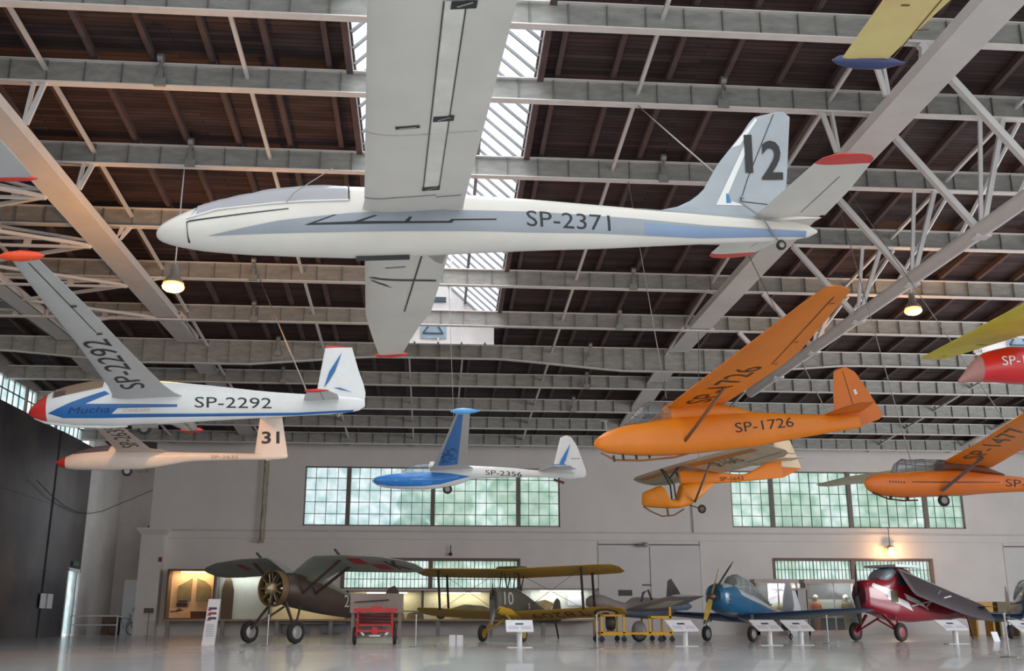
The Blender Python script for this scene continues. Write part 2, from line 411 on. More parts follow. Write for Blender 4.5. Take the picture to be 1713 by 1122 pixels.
for k, y in enumerate(ROWS[:6]):
    for dz in (0, .24): mb.bar((-10.7, y, 11.9+dz), (XL, y, 11.9+dz), .09, .08)
    for q in range(7): mb.box(-11.6-q*1.1, -11.4-q*1.1, y-.05, y+.05, 11.9, 12.1)
    t = flz(y)
    mb.bar((-10.75, y, 12.1), (-13.6, y, t-.1), .08, .1, 0, (0, 1, 0)).bar((-11.2, y, 12.1), (-13.9, y, t-.3), .06, .08, 0, (0, 1, 0)); mb.box(-13.75, -13.45, y-.05, y+.05, 12.1, t)
    if k:
        m_ = (y+ROWS[k-1])/2; mb.bar((-10.7, ROWS[k-1], 11.95), (-14.9, m_, 11.95), .1, .1); mb.bar((-14.9, m_, 11.95), (-10.7, y, 11.95), .1, .1)
S(mb, 'wind_bracing', STEEL, TL)

# --- skylights: gabled glazing with close bars
def skylight(n, x0, x1):
    y0, y1 = SKYY0, SKYY1; xm = (x0+x1)/2-.15; rise = 2.15
    def base(y): return flz(y)+.72
    bars = MB(); gl = MB()
    gl.add([(x0, y0, base(y0)), (xm, y0, base(y0)+rise), (x1, y0, base(y0)), (x0, y1, base(y1)), (xm, y1, base(y1)+rise), (x1, y1, base(y1))], [(0, 1, 4, 3), (1, 2, 5, 4)])
    y = y0+.3
    while y < y1:
        b = base(y)
        bars.bar((x0, y, b-.03), (xm, y, b+rise-.03), .05, .07); bars.bar((xm, y, b+rise-.03), (x1, y, b-.03), .05, .07)
        y += .62
    bars.bar((xm, y0, base(y0)+rise-.06), (xm, y1, base(y1)+rise-.06), .12, .12)
    for t in (.5,):
        for sx in (x0, x1): bars.bar((xm+(sx-xm)*t, y0, base(y0)+rise*(1-t)-.12), (xm+(sx-xm)*t, y1, base(y1)+rise*(1-t)-.12), .1, .12)
    w = S(bars, 'window_%d' % n, M('skylight_bar', (128, 130, 132), .6, var=.1)); S(gl, 'pane', SKYP, w)
    # gable end wall facing the hall with louvre and small window
    b = base(y1); g = MB().add([(x0, y1, b-.75), (x1, y1, b-.75), (x1, y1, b), (xm, y1, b+rise), (x0, y1, b), (x0, y1+.1, b-.75), (x1, y1+.1, b-.75), (x1, y1+.1, b), (xm, y1+.1, b+rise), (x0, y1+.1, b)],
        [(0, 1, 2, 3, 4), (5, 9, 8, 7, 6), (0, 5, 6, 1), (1, 6, 7, 2), (2, 7, 8, 3), (3, 8, 9, 4), (4, 9, 5, 0)])
    S(g, 'gable_wall', M('gable_plaster', (206, 200, 198), .8, var=.1, scale=1), w)
    h = MB().box(xm-.6, xm+.45, y1-.05, y1, b-.62, b+.32, 0).box(xm-.42, xm+.42, y1-.07, y1, b+.95, b+1.15, 1)
    for p, q in (((-.42, b-.4), (0, b+.2)), ((0, b+.2), (.4, b-.4)), ((-.42, b-.4), (.4, b-.4))): h.bar((xm-.08+p[0], y1-.08, p[1]), (xm-.08+q[0], y1-.08, q[1]), .05, .04, 1)
    S(h, 'hatch', [M('hatch_blue_grey', (138, 156, 170), .6), M('hatch_dark', (52, 66, 78), .6)], w)
    st = MB()
    for yy in [27.9, 29.2, 31.6, 33.1, 35.6, 37.1]: st.bar((xm+.55, yy, flz(yy)+.6), (xm+.55, yy, base(yy)+1.6), .05, .05)
    st.box(x0, x1, y1-.12, y1-.02, b-.85, b-.78)
    for k in range(5): st.box(x0+.3+k*.95, x0+.36+k*.95, y1-.12, y1-.04, b-.85, b-.6)
    S(st, 'hangers', STEEL, w)
skylight(6, *SKYX[0]); skylight(7, *SKYX[1])

# --- small pulley brackets clamped on the girders
def bracket(x, row):
    y = ROWS[row]; z = flz(y)
    mb = MB().box(-.14, .14, -.2, -.13, -.1, .12).tube([(-.1, -.17, .12), (0, -.22, .45), (.05, -.17, .7)], .035, 6).lathe([(.02, -.08), (.11, -.07), (.11, .07), (.02, .08)], (0, -.25, .62), 'x', 12).box(-.06, .06, -.24, -.14, .1, .34)
    o = mb.build('pulley_bracket', M('galvanised_bracket', (150, 150, 146), .5, metal=.4), loc=(x, y, z+.02)); return o
for x, row, side in [(-6.8, 1, 'left half'), (-6.9, 2, 'left half'), (7.1, 1, 'right half'), (6.4, 2, 'right half'), (6.9, 3, 'right half'), (-6.4, 4, 'left half'), (-7.0, 5, 'left half'), (-6.6, 6, 'left half'), (7.0, 4, 'right half'), (7.2, 5, 'right half'), (7.0, 7, 'right half'), (6.9, 8, 'right half'), (-6.9, 7, 'left half'), (6.6, 6, 'right half')]:
    r = ['topmost', 'second', 'third', 'fourth', 'fifth', 'sixth', 'deep seventh', 'eighth', 'ninth'][row]
    tag(bracket(x, row), 'grey pulley bracket on the %s roof girder from the top, %s' % (r, side), 'bracket', 'pulley brackets on the roof girders')

# --- sodium lamps
def lamp(x, y, z, e, power, label):
    t = thing('hanging_lamp', label, 'lamp', (x, y, z))
    MB().lathe([(.03, .62), (.1, .6), (.13, .3), (.2, .22), (.27, .1), (.28, .08), (.25, .1), (.19, .2)], (0, 0, 0), 'z', 28).build('lamp_shade', M('lamp_shade_grey', (150, 146, 140), .4, metal=.3), t)
    mm = bpy.data.materials.new('lamp_glow'); mm.use_nodes = True; b = mm.node_tree.nodes['Principled BSDF']; b.inputs['Emission Color'].default_value = (1, .42, .06, 1); b.inputs['Emission Strength'].default_value = e
    MB().sphere((0, 0, -.02), .3, .3, .15, n=20, k=8).build('lens', mm, t)
    MB().tube([(0, 0, .6), (0, 0, flz(y)+.86-z)], .02, 6).build('stem', STEEL, t)
    l = bpy.data.lights.new('lamp_light', 'POINT'); l.energy = power; l.color = (1, .42, .06); l.shadow_soft_size = .3
    o = bpy.data.objects.new('lamp_light', l); COL.objects.link(o); o.location = (0, 0, -.5); o.parent = t
lamp(-7.19, 27.0, 9.6, 6, 650, 'glowing orange hall lamp above the nose of the white and blue glider')
lamp(16.7, 33.0, 11.3, 4, 200, 'dim yellow hall lamp under the roof on the right, above the yellow wing')
# ================================================================ aircraft kit (nose at x=0, tail towards +x, +y = far side)
def herm(xs, ys, x):
    if x <= xs[0]: return ys[0]
    if x >= xs[-1]: return ys[-1]
    for i in range(len(xs)-1):
        if x <= xs[i+1]: break
    h = xs[i+1]-xs[i]; t = (x-xs[i])/h
    def sl(k):
        if k == 0: return (ys[1]-ys[0])/(xs[1]-xs[0])
        if k == len(xs)-1: return (ys[-1]-ys[-2])/(xs[-1]-xs[-2])
        a = (ys[k]-ys[k-1])/(xs[k]-xs[k-1]); b = (ys[k+1]-ys[k])/(xs[k+1]-xs[k])
        return 0 if a*b <= 0 else 2*a*b/(a+b)
    return (2*t**3-3*t*t+1)*ys[i]+(t**3-2*t*t+t)*h*sl(i)+(-2*t**3+3*t*t)*ys[i+1]+(t**3-t*t)*h*sl(i+1)

class Fus:
    """stations (x, ztop, zbottom, halfwidth); e = super-ellipse exponent"""
    def __init__(s, st, e=2.0, shrink=1.0):
        s.x = [a[0] for a in st]; s.e = e
        s.zc = [(a[1]+a[2])/2 for a in st]; s.h = [max(.004, (a[1]-a[2])/2*shrink) for a in st]; s.w = [max(.004, a[3]) for a in st]
    def at(s, x): return herm(s.x, s.zc, x), herm(s.x, s.h, x), herm(s.x, s.w, x)
    def side(s, x, z, off=.004, sgn=-1):
        zc, h, w = s.at(x); k = max(-.999, min(.999, (z-zc)/h)); y = w*(1-abs(k)**s.e)**(1/s.e)
        ny, nz = y/(w*w), (z-zc)/(h*h); l = sqrt(ny*ny+nz*nz)+1e-9
        return (x, sgn*(y+off*ny/l), zc+k*h+off*nz/l)
    def mesh(s, mb, n=32, m=0, x0=None, x1=None, mfun=None, off=0, step=.09):
        x0 = s.x[0] if x0 is None else x0; x1 = s.x[-1] if x1 is None else x1
        xs = sorted(set([x for x in s.x if x0 <= x <= x1]+[x0, x1])); full = []
        for a, b in zip(xs, xs[1:]):
            k = max(1, int((b-a)/step)); k = min(k, 8); full += [a+(b-a)*i/k for i in range(k)]
        full.append(x1); rings = []
        for x in full:
            zc, h, w = s.at(x); r = []
            for k in range(n):
                t = 2*pi*k/n; c, q = cos(t), sin(t); p = 2/s.e
                r.append((x, (w+off)*abs(c)**p*(1 if c >= 0 else -1), zc+(h+off)*abs(q)**p*(1 if q >= 0 else -1)))
            rings.append(r)
        mb.loft(rings, True, m, True, False, (lambda i, k: mfun(full[i])) if mfun else None)
        return mb
    def decal(s, mb, poly, m, off=.004, sgn=-1, step=.06, nz=12):
        xs = sorted(set(p[0] for p in poly)); full = []
        for a, b in zip(xs, xs[1:]):
            if b-a < 1e-4: continue
            k = max(1, int((b-a)/step)); full += [(a+(b-a)*i/k, a+(b-a)*(i+1)/k) for i in range(k)]
        def cuts(x):
            r = []
            for i in range(len(poly)):
                (xa, za), (xb, zb) = poly[i], poly[(i+1) % len(poly)]
                if (xa <= x < xb) or (xb <= x < xa): r.append(za+(zb-za)*(x-xa)/(xb-xa))
            return sorted(r)
        for a, b in full:
            e = min(1e-4, (b-a)*.01); ca, cb = cuts(a+e), cuts(b-e)
            if len(ca) != len(cb): continue
            for i in range(0, len(ca)-1, 2):
                vs = []
                for x, c in ((a, ca), (b, cb)): vs += [s.side(x, c[i]+(c[i+1]-c[i])*k/nz, off, sgn) for k in range(nz+1)]
                mb.add(vs, [(k, k+1, nz+2+k, nz+1+k) for k in range(nz)], m, True)
        return mb
    def text(s, mb, body, x0, x1, z0, z1, m, dz=0, off=.006, sgn=-1, slant=0):
        return mb.text(body, lambda u, v: s.side((x0+(x1-x0)*u+slant*v) if sgn < 0 else (x1-(x1-x0)*u), z0+(z1-z0)*v+dz*u, off, sgn), m, .07)

UP = [(1, .0), (.85, .22), (.65, .5), (.45, .78), (.3, .92), (.18, .88), (.08, .62), (.02, .3), (0, 0)]
def foil(c): 
    c = max(0, min(1, c))
    for (a, ta), (b, tb) in zip(UP, UP[1:]):
        if b <= c <= a: return ta+(tb-ta)*(a-c)/(a-b+1e-9)
    return 0
class Surf:
    """sections (span, x_le, x_te, z, thickness ratio)"""
    def __init__(s, sec, mode='h', sgn=-1, top=.62, bot=.38, inc=0):
        s.inc = inc; s.x0 = sec[0][1]; s.sec = sec; s.mode = mode; s.sgn = sgn; s.top = top; s.bot = bot
    def pt(s, x, sp, z):
        return (x, s.sgn*sp, z-s.inc*(x-s.x0)) if s.mode == 'h' else (x, z, sp)
    def at(s, sp):
        c = s.sec
        if sp <= c[0][0]: return c[0][1:]
        for a, b in zip(c, c[1:]):
            if sp <= b[0]:
                t = (sp-a[0])/(b[0]-a[0]+1e-9); return tuple(a[i]+(b[i]-a[i])*t for i in range(1, 5))
        return c[-1][1:]
    def mesh(s, mb, m=0, mfun=None, step=.5):
        rings = []; sps = []
        for a, b in zip(s.sec, s.sec[1:]):
            k = max(1, int((b[0]-a[0])/step)); sps += [a[0]+(b[0]-a[0])*i/k for i in range(k)]
        sps.append(s.sec[-1][0])
        for sp in sps:
            le, te, z, t = s.at(sp); c = te-le; T = t*c; r = []
            tt, bb = (s.top, s.bot) if s.mode == 'h' else (.5, .5)
            for u, h in UP: r.append(s.pt(le+u*c, sp, z+h*T*tt+(.003 if u == 1 else 0)))
            for u, h in UP[::-1][1:]: r.append(s.pt(le+u*c, sp, z-h*T*bb-(.003 if u == 1 else 0)))
            rings.append(r)
        mb.loft(rings, True, m, True, False, (lambda i, k: mfun(sps[i])) if mfun else None)
        return mb
    def low(s, x, sp, off=.006, upper=False):
        le, te, z, t = s.at(sp); c = te-le; u = (x-le)/c; T = t*c
        if s.mode == 'h': return s.pt(x, sp, z+foil(u)*T*s.top+off) if upper else s.pt(x, sp, z-foil(u)*T*s.bot-off)
        return s.pt(x, sp, z-foil(u)*T*.5-off)
    def strip(s, mb, a, b, w, m, off=.006, n=16):
        """thin line on the underside from a=(x,span) to b"""
        (xa, sa), (xb, sb) = a, b; L = sqrt((xb-xa)**2+(sb-sa)**2); nx, ns = -(sb-sa)/L*w/2, (xb-xa)/L*w/2
        vs = []
        for i in range(n+1):
            t = i/n; x = xa+(xb-xa)*t; sp = sa+(sb-sa)*t
            vs += [s.low(x-nx, sp-ns, off), s.low(x+nx, sp+ns, off)]
        return mb.add(vs, [(2*i, 2*i+1, 2*i+3, 2*i+2) for i in range(n)], m)
    def patch(s, mb, quad, m, off=.006, n=10):
        """quad of (x,span): a-b near edge, c-d far edge"""
        a, b, c, d = quad; vs = []; k = 4
        for i in range(n+1):
            t = i/n; p = (a[0]+(d[0]-a[0])*t, a[1]+(d[1]-a[1])*t); q = (b[0]+(c[0]-b[0])*t, b[1]+(c[1]-b[1])*t)
            vs += [s.low(p[0]+(q[0]-p[0])*j/k, p[1]+(q[1]-p[1])*j/k, off) for j in range(k+1)]
        return mb.add(vs, [(i*(k+1)+j, i*(k+1)+j+1, (i+1)*(k+1)+j+1, (i+1)*(k+1)+j) for i in range(n) for j in range(k)], m)
    def text(s, mb, body, P, Q, hgt, m, flip=1, off=.008):
        """baseline runs P->Q in (x,span); height goes perpendicular (flip sets the side)"""
        L = sqrt((Q[0]-P[0])**2+(Q[1]-P[1])**2); ux, us = (Q[0]-P[0])/L, (Q[1]-P[1])/L
        return mb.text(body, lambda u, v: s.low(P[0]+ux*L*u-us*hgt*v*flip, P[1]+us*L*u+ux*hgt*v*flip, off), m, .25)
def poly_sections(poly, t=.1, n=16, vert=True, y=0):
    z0 = min(p[1] for p in poly); z1 = max(p[1] for p in poly); out = []
    for i in range(n+1):
        z = z0+(z1-z0)*(.001+.998*(i/n)); xs = []
        for j in range(len(poly)):
            (xa, za), (xb, zb) = poly[j], poly[(j+1) % len(poly)]
            if (za <= z < zb) or (zb <= z < za): xs.append(xa+(xb-xa)*(z-za)/(zb-za))
        if len(xs) >= 2: out.append((z, min(xs), max(xs), y, t))
    return out
BLK = M('black_lettering', (34, 34, 36), .5, var=0)
DKG = M('dark_seam', (52, 50, 50), .7, var=0)
TYRE = M('tyre_rubber', (44, 42, 43), .8, var=.15)
HUB = M('wheel_hub_grey', (150, 148, 145), .4, metal=.3, var=.1)
CABLE = M('steel_cable', (150, 148, 145), .5, metal=.5, var=0)
PLEX = glass_mat('plexiglass', (226, 232, 236), .95)
CHROME = M('bare_metal', (172, 174, 176), .3, metal=.7, var=.1)
D = radians
def cable(pts, label, r=.012):
    tag(MB().tube(pts, r, 6).build('suspension_cable', CABLE), label, 'cable', 'suspension cables')
def to_world(t, p): return (Matrix.Translation(t.location) @ t.rotation_euler.to_matrix().to_4x4()) @ Vector(p)

# ---------------------------------------------------------------- 1: silver-white racing glider, number 12
CREAM = M('glider_cream', (218, 212, 203), .32, var=.06, scale=1.2, coat=.2)
SILV = M('glider_silver_grey', (160, 166, 172), .35, var=.08, scale=2, metal=.1)
GREYB = M('glider_blue_grey', (128, 148, 178), .35, var=.05)
GSTRIPE = M('glider_grey_stripe', (148, 154, 162), .35, var=.06)
WHT = M('glider_white', (228, 228, 226), .3, var=.04, coat=.2)
RED = M('glider_red', (205, 52, 44), .35, var=.06)
t = thing('sailplane', 'large cream and silver racing glider marked 12 on its fin, hanging nearest the camera', 'glider', (-2.803, 9.812, 4.585), (D(3.45), D(-4.18), D(3.44)))
FOKA = t
F = Fus([(-.02, .02, -.04, .02), (.0, .055, -.07, .06), (.035, .09, -.095, .1), (.11, .135, -.125, .15), (.2, .18, -.15, .19), (.43, .28, -.2, .235), (.67, .35, -.23, .255), (.91, .405, -.255, .275), (1.15, .448, -.27, .285), (1.39, .475, -.288, .29), (1.64, .483, -.3, .29), (1.88, .474, -.312, .285), (2.25, .453, -.314, .28), (2.62, .415, -.305, .265), (3.16, .362, -.289, .24), (3.77, .31, -.275, .2), (4.55, .23, -.267, .17), (5.2, .165, -.25, .14), (5.88, .11, -.235, .11), (6.56, .03, -.222, .08), (6.9, -.04, -.181, .055), (7.0, -.1, -.135, .02)], shrink=.96)
mb = F.mesh(MB())
F.decal(mb, [(.5, -.10), (1.2, .02), (1.9, .085), (2.7, .118), (3.83, .1), (4.9, .02), (5.7, -.06), (6.85, -.13), (6.85, -.185), (5.6, -.19), (4.45, -.135), (3.2, -.105), (2.0, -.1), (1.4, -.1)], 1)
F.decal(mb, [(5.0, -.03), (5.6, -.075), (6.85, -.125), (6.85, -.18), (5.6, -.185), (5.0, -.155)], 2, .006)
F.decal(mb, [(1.95, .0), (2.15, .06), (2.18, .055), (2.02, .0), (2.45, -.005), (2.5, .04), (2.53, .04), (2.5, -.005), (2.9, -.005), (2.93, .015), (3.4, .02), (3.4, .005), (2.96, -.0), (2.93, -.025), (1.6, -.03), (1.45, -.03), (1.75, .07), (1.78, .07), (1.55, -.012)], 3, .007, step=.03)
F.decal(mb, [(.30, .04), (.33, .055), (1.3, .145), (1.3, .135), (.33, .04), (.31, .03), (.325, -.14), (.305, -.14)], 3, .006)
F.text(mb, 'SP-2371', 3.72, 4.62, -.055, .115, 3, -.06)
mb.box(1.95, 2.5, -.04, .02, -.33, -.30, 3)
F.decal(mb, [(4.9, .16), (5.5, .1), (6.6, -.02), (6.0, .12), (5.4, .2), (5.0, .2)], 4, .003)
mb.build('fuselage', [CREAM, GSTRIPE, GREYB, BLK, SILV], t)
cm = MB(); F.decal(cm, [(.33, .09), (.6, .17), (1.16, .215), (1.88, .235), (1.88, .6), (.8, .6), (.4, .28)], 0, .012, nz=8); F.decal(cm, [(.33, .09), (.6, .17), (1.16, .215), (1.88, .235), (1.88, .6), (.8, .6), (.4, .28)], 0, .012, 1, nz=8)
cn = cm.build('canopy', glass_mat('flush_canopy', (196, 194, 200), .35, .12), t)
fm = MB()
for sg in (-1, 1):
    fm.tube([F.side(x, z, .014, sg) for x, z in ((.3, .075), (.6, .155), (1.16, .2), (1.5, .215), (1.9, .225))], .009, 6, 0)
    fm.tube([F.side(1.9, z, .014, sg) for z in (.225, .35, .42, .46, .47)], .008, 6, 1)
fm.build('canopy_frame', [WHT, DKG], cn)
im = MB(); F.decal(im, [(.62, .215), (.86, .255), (.84, .33), (.62, .3)], 0, .006); im.build('instrument_panel', M('panel_violet_grey', (112, 110, 128), .5, var=0), cn)
for sg, nm in ((-1, 'near'), (1, 'far')):
    w = Surf([(.16, 2.02, 3.06, .13, .13), (.5, 2.05, 3.05, .14, .13), (4.5, 2.07, 3.03, .16, .12), (5.4, 2.12, 2.92, .17, .12), (6.5, 2.2, 2.83, .18, .11), (7.9, 2.31, 2.73, .19, .1)], sgn=sg)
    b = w.mesh(MB())
    w.strip(b, (2.73, 1.2), (2.63, 4.3), .022, 1) if sg > 0 else None
    if sg < 0:
        w.patch(b, [(2.62, .85), (2.75, .85), (2.69, 4.3), (2.56, 4.3)], 3)
        for k in (.85, 2.45, 4.2): w.patch(b, [(2.6, k), (2.77, k), (2.77, k+.1), (2.6, k+.1)], 1, .009, 2); w.strip(b, (2.64, k+.03), (2.74, k+.08), .02, 2, .012)
        w.strip(b, (2.61, .85), (2.55, 4.3), .008, 1); w.strip(b, (2.765, .85), (2.7, 4.3), .008, 1)
        w.strip(b, (2.3, 2.35), (2.5, 2.37), .05, 1); w.strip(b, (2.33, 2.353), (2.47, 2.367), .022, 2, .009)
        w.strip(b, (2.05, 2.2), (3.0, 2.2), .006, 2); w.strip(b, (2.05, .62), (2.35, .7), .012, 1); w.strip(b, (2.35, .7), (2.75, .7), .012, 1); w.strip(b, (2.75, .64), (3.0, .64), .012, 1)
    else:
        w.patch(b, [(2.1, 2.35), (2.16, 2.3), (2.98, 2.62), (2.98, 2.7)], 1); w.patch(b, [(2.12, 2.42), (2.15, 2.5), (2.42, 2.85), (2.3, 2.62)], 1)
        w.patch(b, [(2.78, 1.4), (3.02, 1.4), (3.0, 1.85), (2.92, 1.75)], 2); w.strip(b, (2.3, 1.85), (2.55, 1.85), .05, 2)
    wo = b.build('wing', [CREAM, BLK, M('slot_grey', (150, 148, 140), .5), M('brake_slot_white', (226, 222, 212), .4)], t)
    MB().lathe([(.01, -.3), (.04, -.22), (.055, 0), (.04, .2), (.01, .3)], (2.53, sg*7.92, .19), 'x', 12).build('wing_tip', RED, wo)
    s2 = Surf([(.05, 6.28, 7.1, .06, .09), (.8, 6.3, 7.02, .08, .09), (1.5, 6.32, 6.9, .1, .09)], sgn=sg)
    so = s2.mesh(MB()); s2.strip(so, (6.75, .2), (6.72, 1.2), .008, 1)
    st = so.build('tailplane', [CREAM, DKG], t)
    s3 = Surf([(1.5, 6.32, 6.9, .1, .09), (1.62, 6.34, 6.87, .1, .09), (1.7, 6.4, 6.8, .1, .08), (1.74, 6.5, 6.7, .1, .07)], sgn=sg); s3.mesh(MB()).build('red_tip', RED, st)
FP = [(5.0, .12), (5.45, .2), (5.6, .27), (5.734, .369), (5.94, .68), (6.257, 1.032), (6.40, 1.22), (6.535, 1.3), (6.785, 1.304), (6.86, 1.275), (6.72, .46), (6.60, .02), (6.3, 0), (5.2, .05)]
v = Surf(poly_sections(FP, .055, 20), 'v'); b = v.mesh(MB())
def vq(b, q, m, off=.005): b.add([v.low(x, z, off) for x, z in q], [tuple(range(len(q)))], m)
vq(b, [(5.86, .2), (6.3, .95), (6.34, .93), (5.98, .26), (6.22, .19)], 1); vq(b, [(6.12, .87), (6.44, 1.22), (6.46, 1.2), (6.22, .9)], 1)
b.text('*1', lambda u, w_: v.low(6.245+.09*u+.03*w_, .57+.45*w_, .012), 2, .1)
b.text('*2', lambda u, w_: v.low(6.43+.25*u+.045*w_, .49+.46*w_, .012), 2, .1)
for p, q in (((6.15, .24), (6.26, .5)), ((6.26, .5), (6.66, 1.27)), ((6.15, .24), (6.58, .19))): v.strip(b, p, q, .009, 2)
vq(b, [(5.98, .22), (6.04, .22), (6.02, .33), (5.99, .33)], 3)
b.build('fin', [SILV, WHT, BLK, M('badge_blue', (70, 130, 170), .4)], t)
MB().wheel((6.56, -.02, -.27), .055, .05).build('tail_wheel', [TYRE, HUB], t)

# ---------------------------------------------------------------- 2: white and blue glider SP-2292
BLU = M('glider_blue', (32, 100, 168), .32, var=.06)
ORR = M('tip_orange', (240, 78, 34), .35, var=.03)
TANT = M('tan_lettering', (196, 172, 150), .6, var=0)
t = thing('sailplane', 'white glider with blue stripes, red nose and black letters SP-2292, hanging at left', 'glider', (-8.49, 21.68, 5.016), (D(.23), D(-3.43), D(3.16)))
MUCHA = t
F = Fus([(0, .02, -.03, .01), (.05, .12, -.09, .07), (.15, .22, -.15, .13), (.3, .34, -.21, .19), (.5, .46, -.25, .24), (.83, .575, -.305, .28), (1.3, .655, -.335, .3), (1.8, .66, -.365, .29), (2.3, .64, -.37, .27), (2.8, .60, -.36, .24), (3.4, .53, -.335, .2), (4.04, .44, -.315, .17), (4.9, .315, -.29, .13), (5.6, .24, -.27, .1), (6.35, .17, -.25, .07), (6.85, .1, -.19, .045), (6.98, .05, -.1, .02)], shrink=.95)
mb = F.mesh(MB(), mfun=lambda x: 1 if x < .33 else 0)
F.decal(mb, [(.44, -.07), (.9, .13), (1.575, .36), (1.68, .29), (1.2, .09), (3.05, .035), (3.04, -.02), (1.85, -.02), (1.72, -.13), (3.5, -.165), (5.5, -.2), (6.75, -.17), (6.7, -.215), (5.5, -.25), (3.5, -.225), (1.5, -.205), (.75, -.175)], 2, .004)
F.text(mb, 'SP-2292', 3.4, 4.99, -.04, .19, 3, -.06)
F.text(mb, 'Mucha', .85, 1.68, -.1, .03, 5, 0, .008, -1, .06); F.text(mb, 'STANDARD', 1.95, 2.5, -.1, -.04, 4)
mb.tube([(.12, 0, -.12), (.35, 0, -.215), (.9, 0, -.32), (1.6, 0, -.36), (2.0, 0, -.36)], [.02, .035, .035, .035, .02], 8, 0)
mb.build('fuselage', [WHT, RED, BLU, BLK, TANT, M('script_navy', (20, 55, 100), .5, var=0)], t)
cm = MB()
for sg in (-1, 1): F.decal(cm, [(.52, .24), (1.52, .44), (1.56, .8), (.62, .62), (.5, .43)], 0, .01, sg, nz=8)
cn = cm.build('canopy', glass_mat('smoked_canopy', (176, 150, 130), .45, .12), t)
im = MB(); F.decal(im, [(.56, .25), (.78, .3), (.78, .4), (.54, .38)], 0, .014); im.build('instrument_panel', M('panel_brown', (86, 72, 66), .5), cn)
for sg in (-1, 1):
    w = Surf([(.1, 1.68, 3.2, .2, .1), (.45, 1.76, 3.02, .24, .12), (1.0, 1.82, 2.9, .29, .13), (3.4, 1.88, 2.66, .49, .13), (5.5, 1.88, 2.49, .67, .12), (7.3, 1.92, 2.29, .82, .1)], sgn=sg)
    b = w.mesh(MB()); w.strip(b, (2.36, 4.2), (2.13, 7.15), .016, 1)
    for k in (4.1, 5.4): w.patch(b, [(2.36-(k-4)*.07, k), (2.46-(k-4)*.07, k), (2.46-(k-4)*.07, k+.06), (2.36-(k-4)*.07, k+.06)], 1, .02, 2)
    if sg < 0: w.text(b, 'SP-2292', (2.55, .95), (2.46, 3.85), .46, 1, 1)
    wo = b.build('wing', [M('wing_underside_white', (196, 196, 194), .4, var=.05), BLK], t)
    MB().lathe([(.01, -.34), (.06, -.24), (.085, -.03), (.06, .2), (.01, .3)], (2.1, sg*7.32, .84), 'x', 14).build('wing_tip', ORR if sg < 0 else RED, wo)
    s2 = Surf([(.05, 5.66, 6.42, .08, .09), (.55, 5.72, 6.4, .08, .09), (.95, 5.8, 6.22, .08, .08)], sgn=sg); so = s2.mesh(MB()); s2.strip(so, (6.1, .1), (6.05, .92), .012, 1)
    st = so.build('tailplane', [M('wing_underside_white'), DKG], t); MB().lathe([(.01, -.26), (.035, -.2), (.04, 0), (.01, .24)], (6.0, sg*.97, .08), 'x', 10).build('red_tip', RED, st)
FP = [(5.93, .2), (6.15, 1.314), (6.712, 1.287), (6.859, .709), (6.96, .4), (7.0, .2), (6.97, -.03), (6.85, -.17), (6.45, -.2), (6.1, 0)]
v = Surf(poly_sections(FP, .06, 22), 'v'); b = v.mesh(MB(), mfun=lambda z: 1 if z > 1.19 else 0)
vq(b, [(6.1, .35), (6.22, .7), (6.5, 1.13), (6.34, .7), (6.2, .47)], 2, .03); vq(b, [(6.3, .33), (6.72, .22), (6.45, .33)], 2, .03)
b.build('fin', [WHT, RED, BLU], t)
wl = MB().wheel((2.35, 0, -.42), .14, .1); wl.box(2.1, 2.62, -.05, .05, -.42, -.3, 1); wl.build('main_wheel', [TYRE, M('skid_grey', (130, 126, 122), .6)], t)
MB().lathe([(.01, -.06), (.05, 0), (.01, .06)], (6.4, 0, -.27), 'x', 10).build('tail_skid', HUB, t)

# ---------------------------------------------------------------- 3: cream pod-and-boom glider, 31
t = thing('sailplane', 'small cream pod-and-boom glider marked 31, hanging below and behind SP-2292', 'glider', (-11.519, 32.053, 5.326), (D(.46), D(-3.29), D(8.9)))
CRM = M('glider_warm_cream', (232, 216, 204), .35, var=.05)
F = Fus([(-.03, .15, .11, .01), (.03, .21, .06, .05), (.12, .26, .0, .1), (.26, .32, -.05, .17), (.5, .43, -.1, .24), (.95, .59, -.13, .3), (1.45, .65, -.155, .31), (1.97, .64, -.15, .29), (2.5, .50, -.13, .22), (2.86, .455, -.09, .17), (3.4, .41, .0, .12), (3.95, .38, .08, .1), (5.03, .34, .095, .085), (5.96, .30, .09, .07), (6.7, .267, .095, .05), (6.9, .24, .13, .03)], shrink=.95)
mb = F.mesh(MB(), mfun=lambda x: 1 if x < .24 else 0); F.text(mb, 'SP-2635', 4.55, 5.38, .16, .25, 2, -.02)
mb.build('fuselage', [CRM, RED, M('faded_lettering', (170, 130, 112), .6, var=0)], t)
cm = MB()
for sg in (-1, 1): F.decal(cm, [(.5, .36), (1.5, .42), (1.62, .7), (.9, .75), (.45, .44)], 0, .012, sg, nz=8)
cm.build('canopy', glass_mat('violet_canopy', (128, 120, 138), .4, .12), t)
for sg in (-1, 1):
    w = Surf([(.1, 1.72, 3.2, .42, .12), (.6, 1.75, 2.75, .44, .13), (4.25, 1.6, 2.3, .58, .13), (7.3, 1.55, 1.95, .72, .12)], sgn=sg); b = w.mesh(MB())
    if sg < 0: w.text(b, 'SP-2635', (2.5, 1.0), (2.28, 4.0), .46, 1, 1)
    w.strip(b, (2.2, 3.6), (1.9, 7.1), .02, 1); b.build('wing', [M('wing_tan_white', (208, 196, 184), .5, var=.08), M('faded_black', (92, 80, 74), .6, var=0)], t)
    Surf([(.02, 6.0, 6.75, 1.47, .08), (1.5, 6.1, 6.6, 1.47, .08)], sgn=sg).mesh(MB()).build('tailplane', CRM, t)
FP = [(5.88, .28), (6.043, 1.45), (6.742, 1.45), (6.93, .13), (6.26, .06)]
v = Surf(poly_sections(FP, .06, 12), 'v'); b = v.mesh(MB())
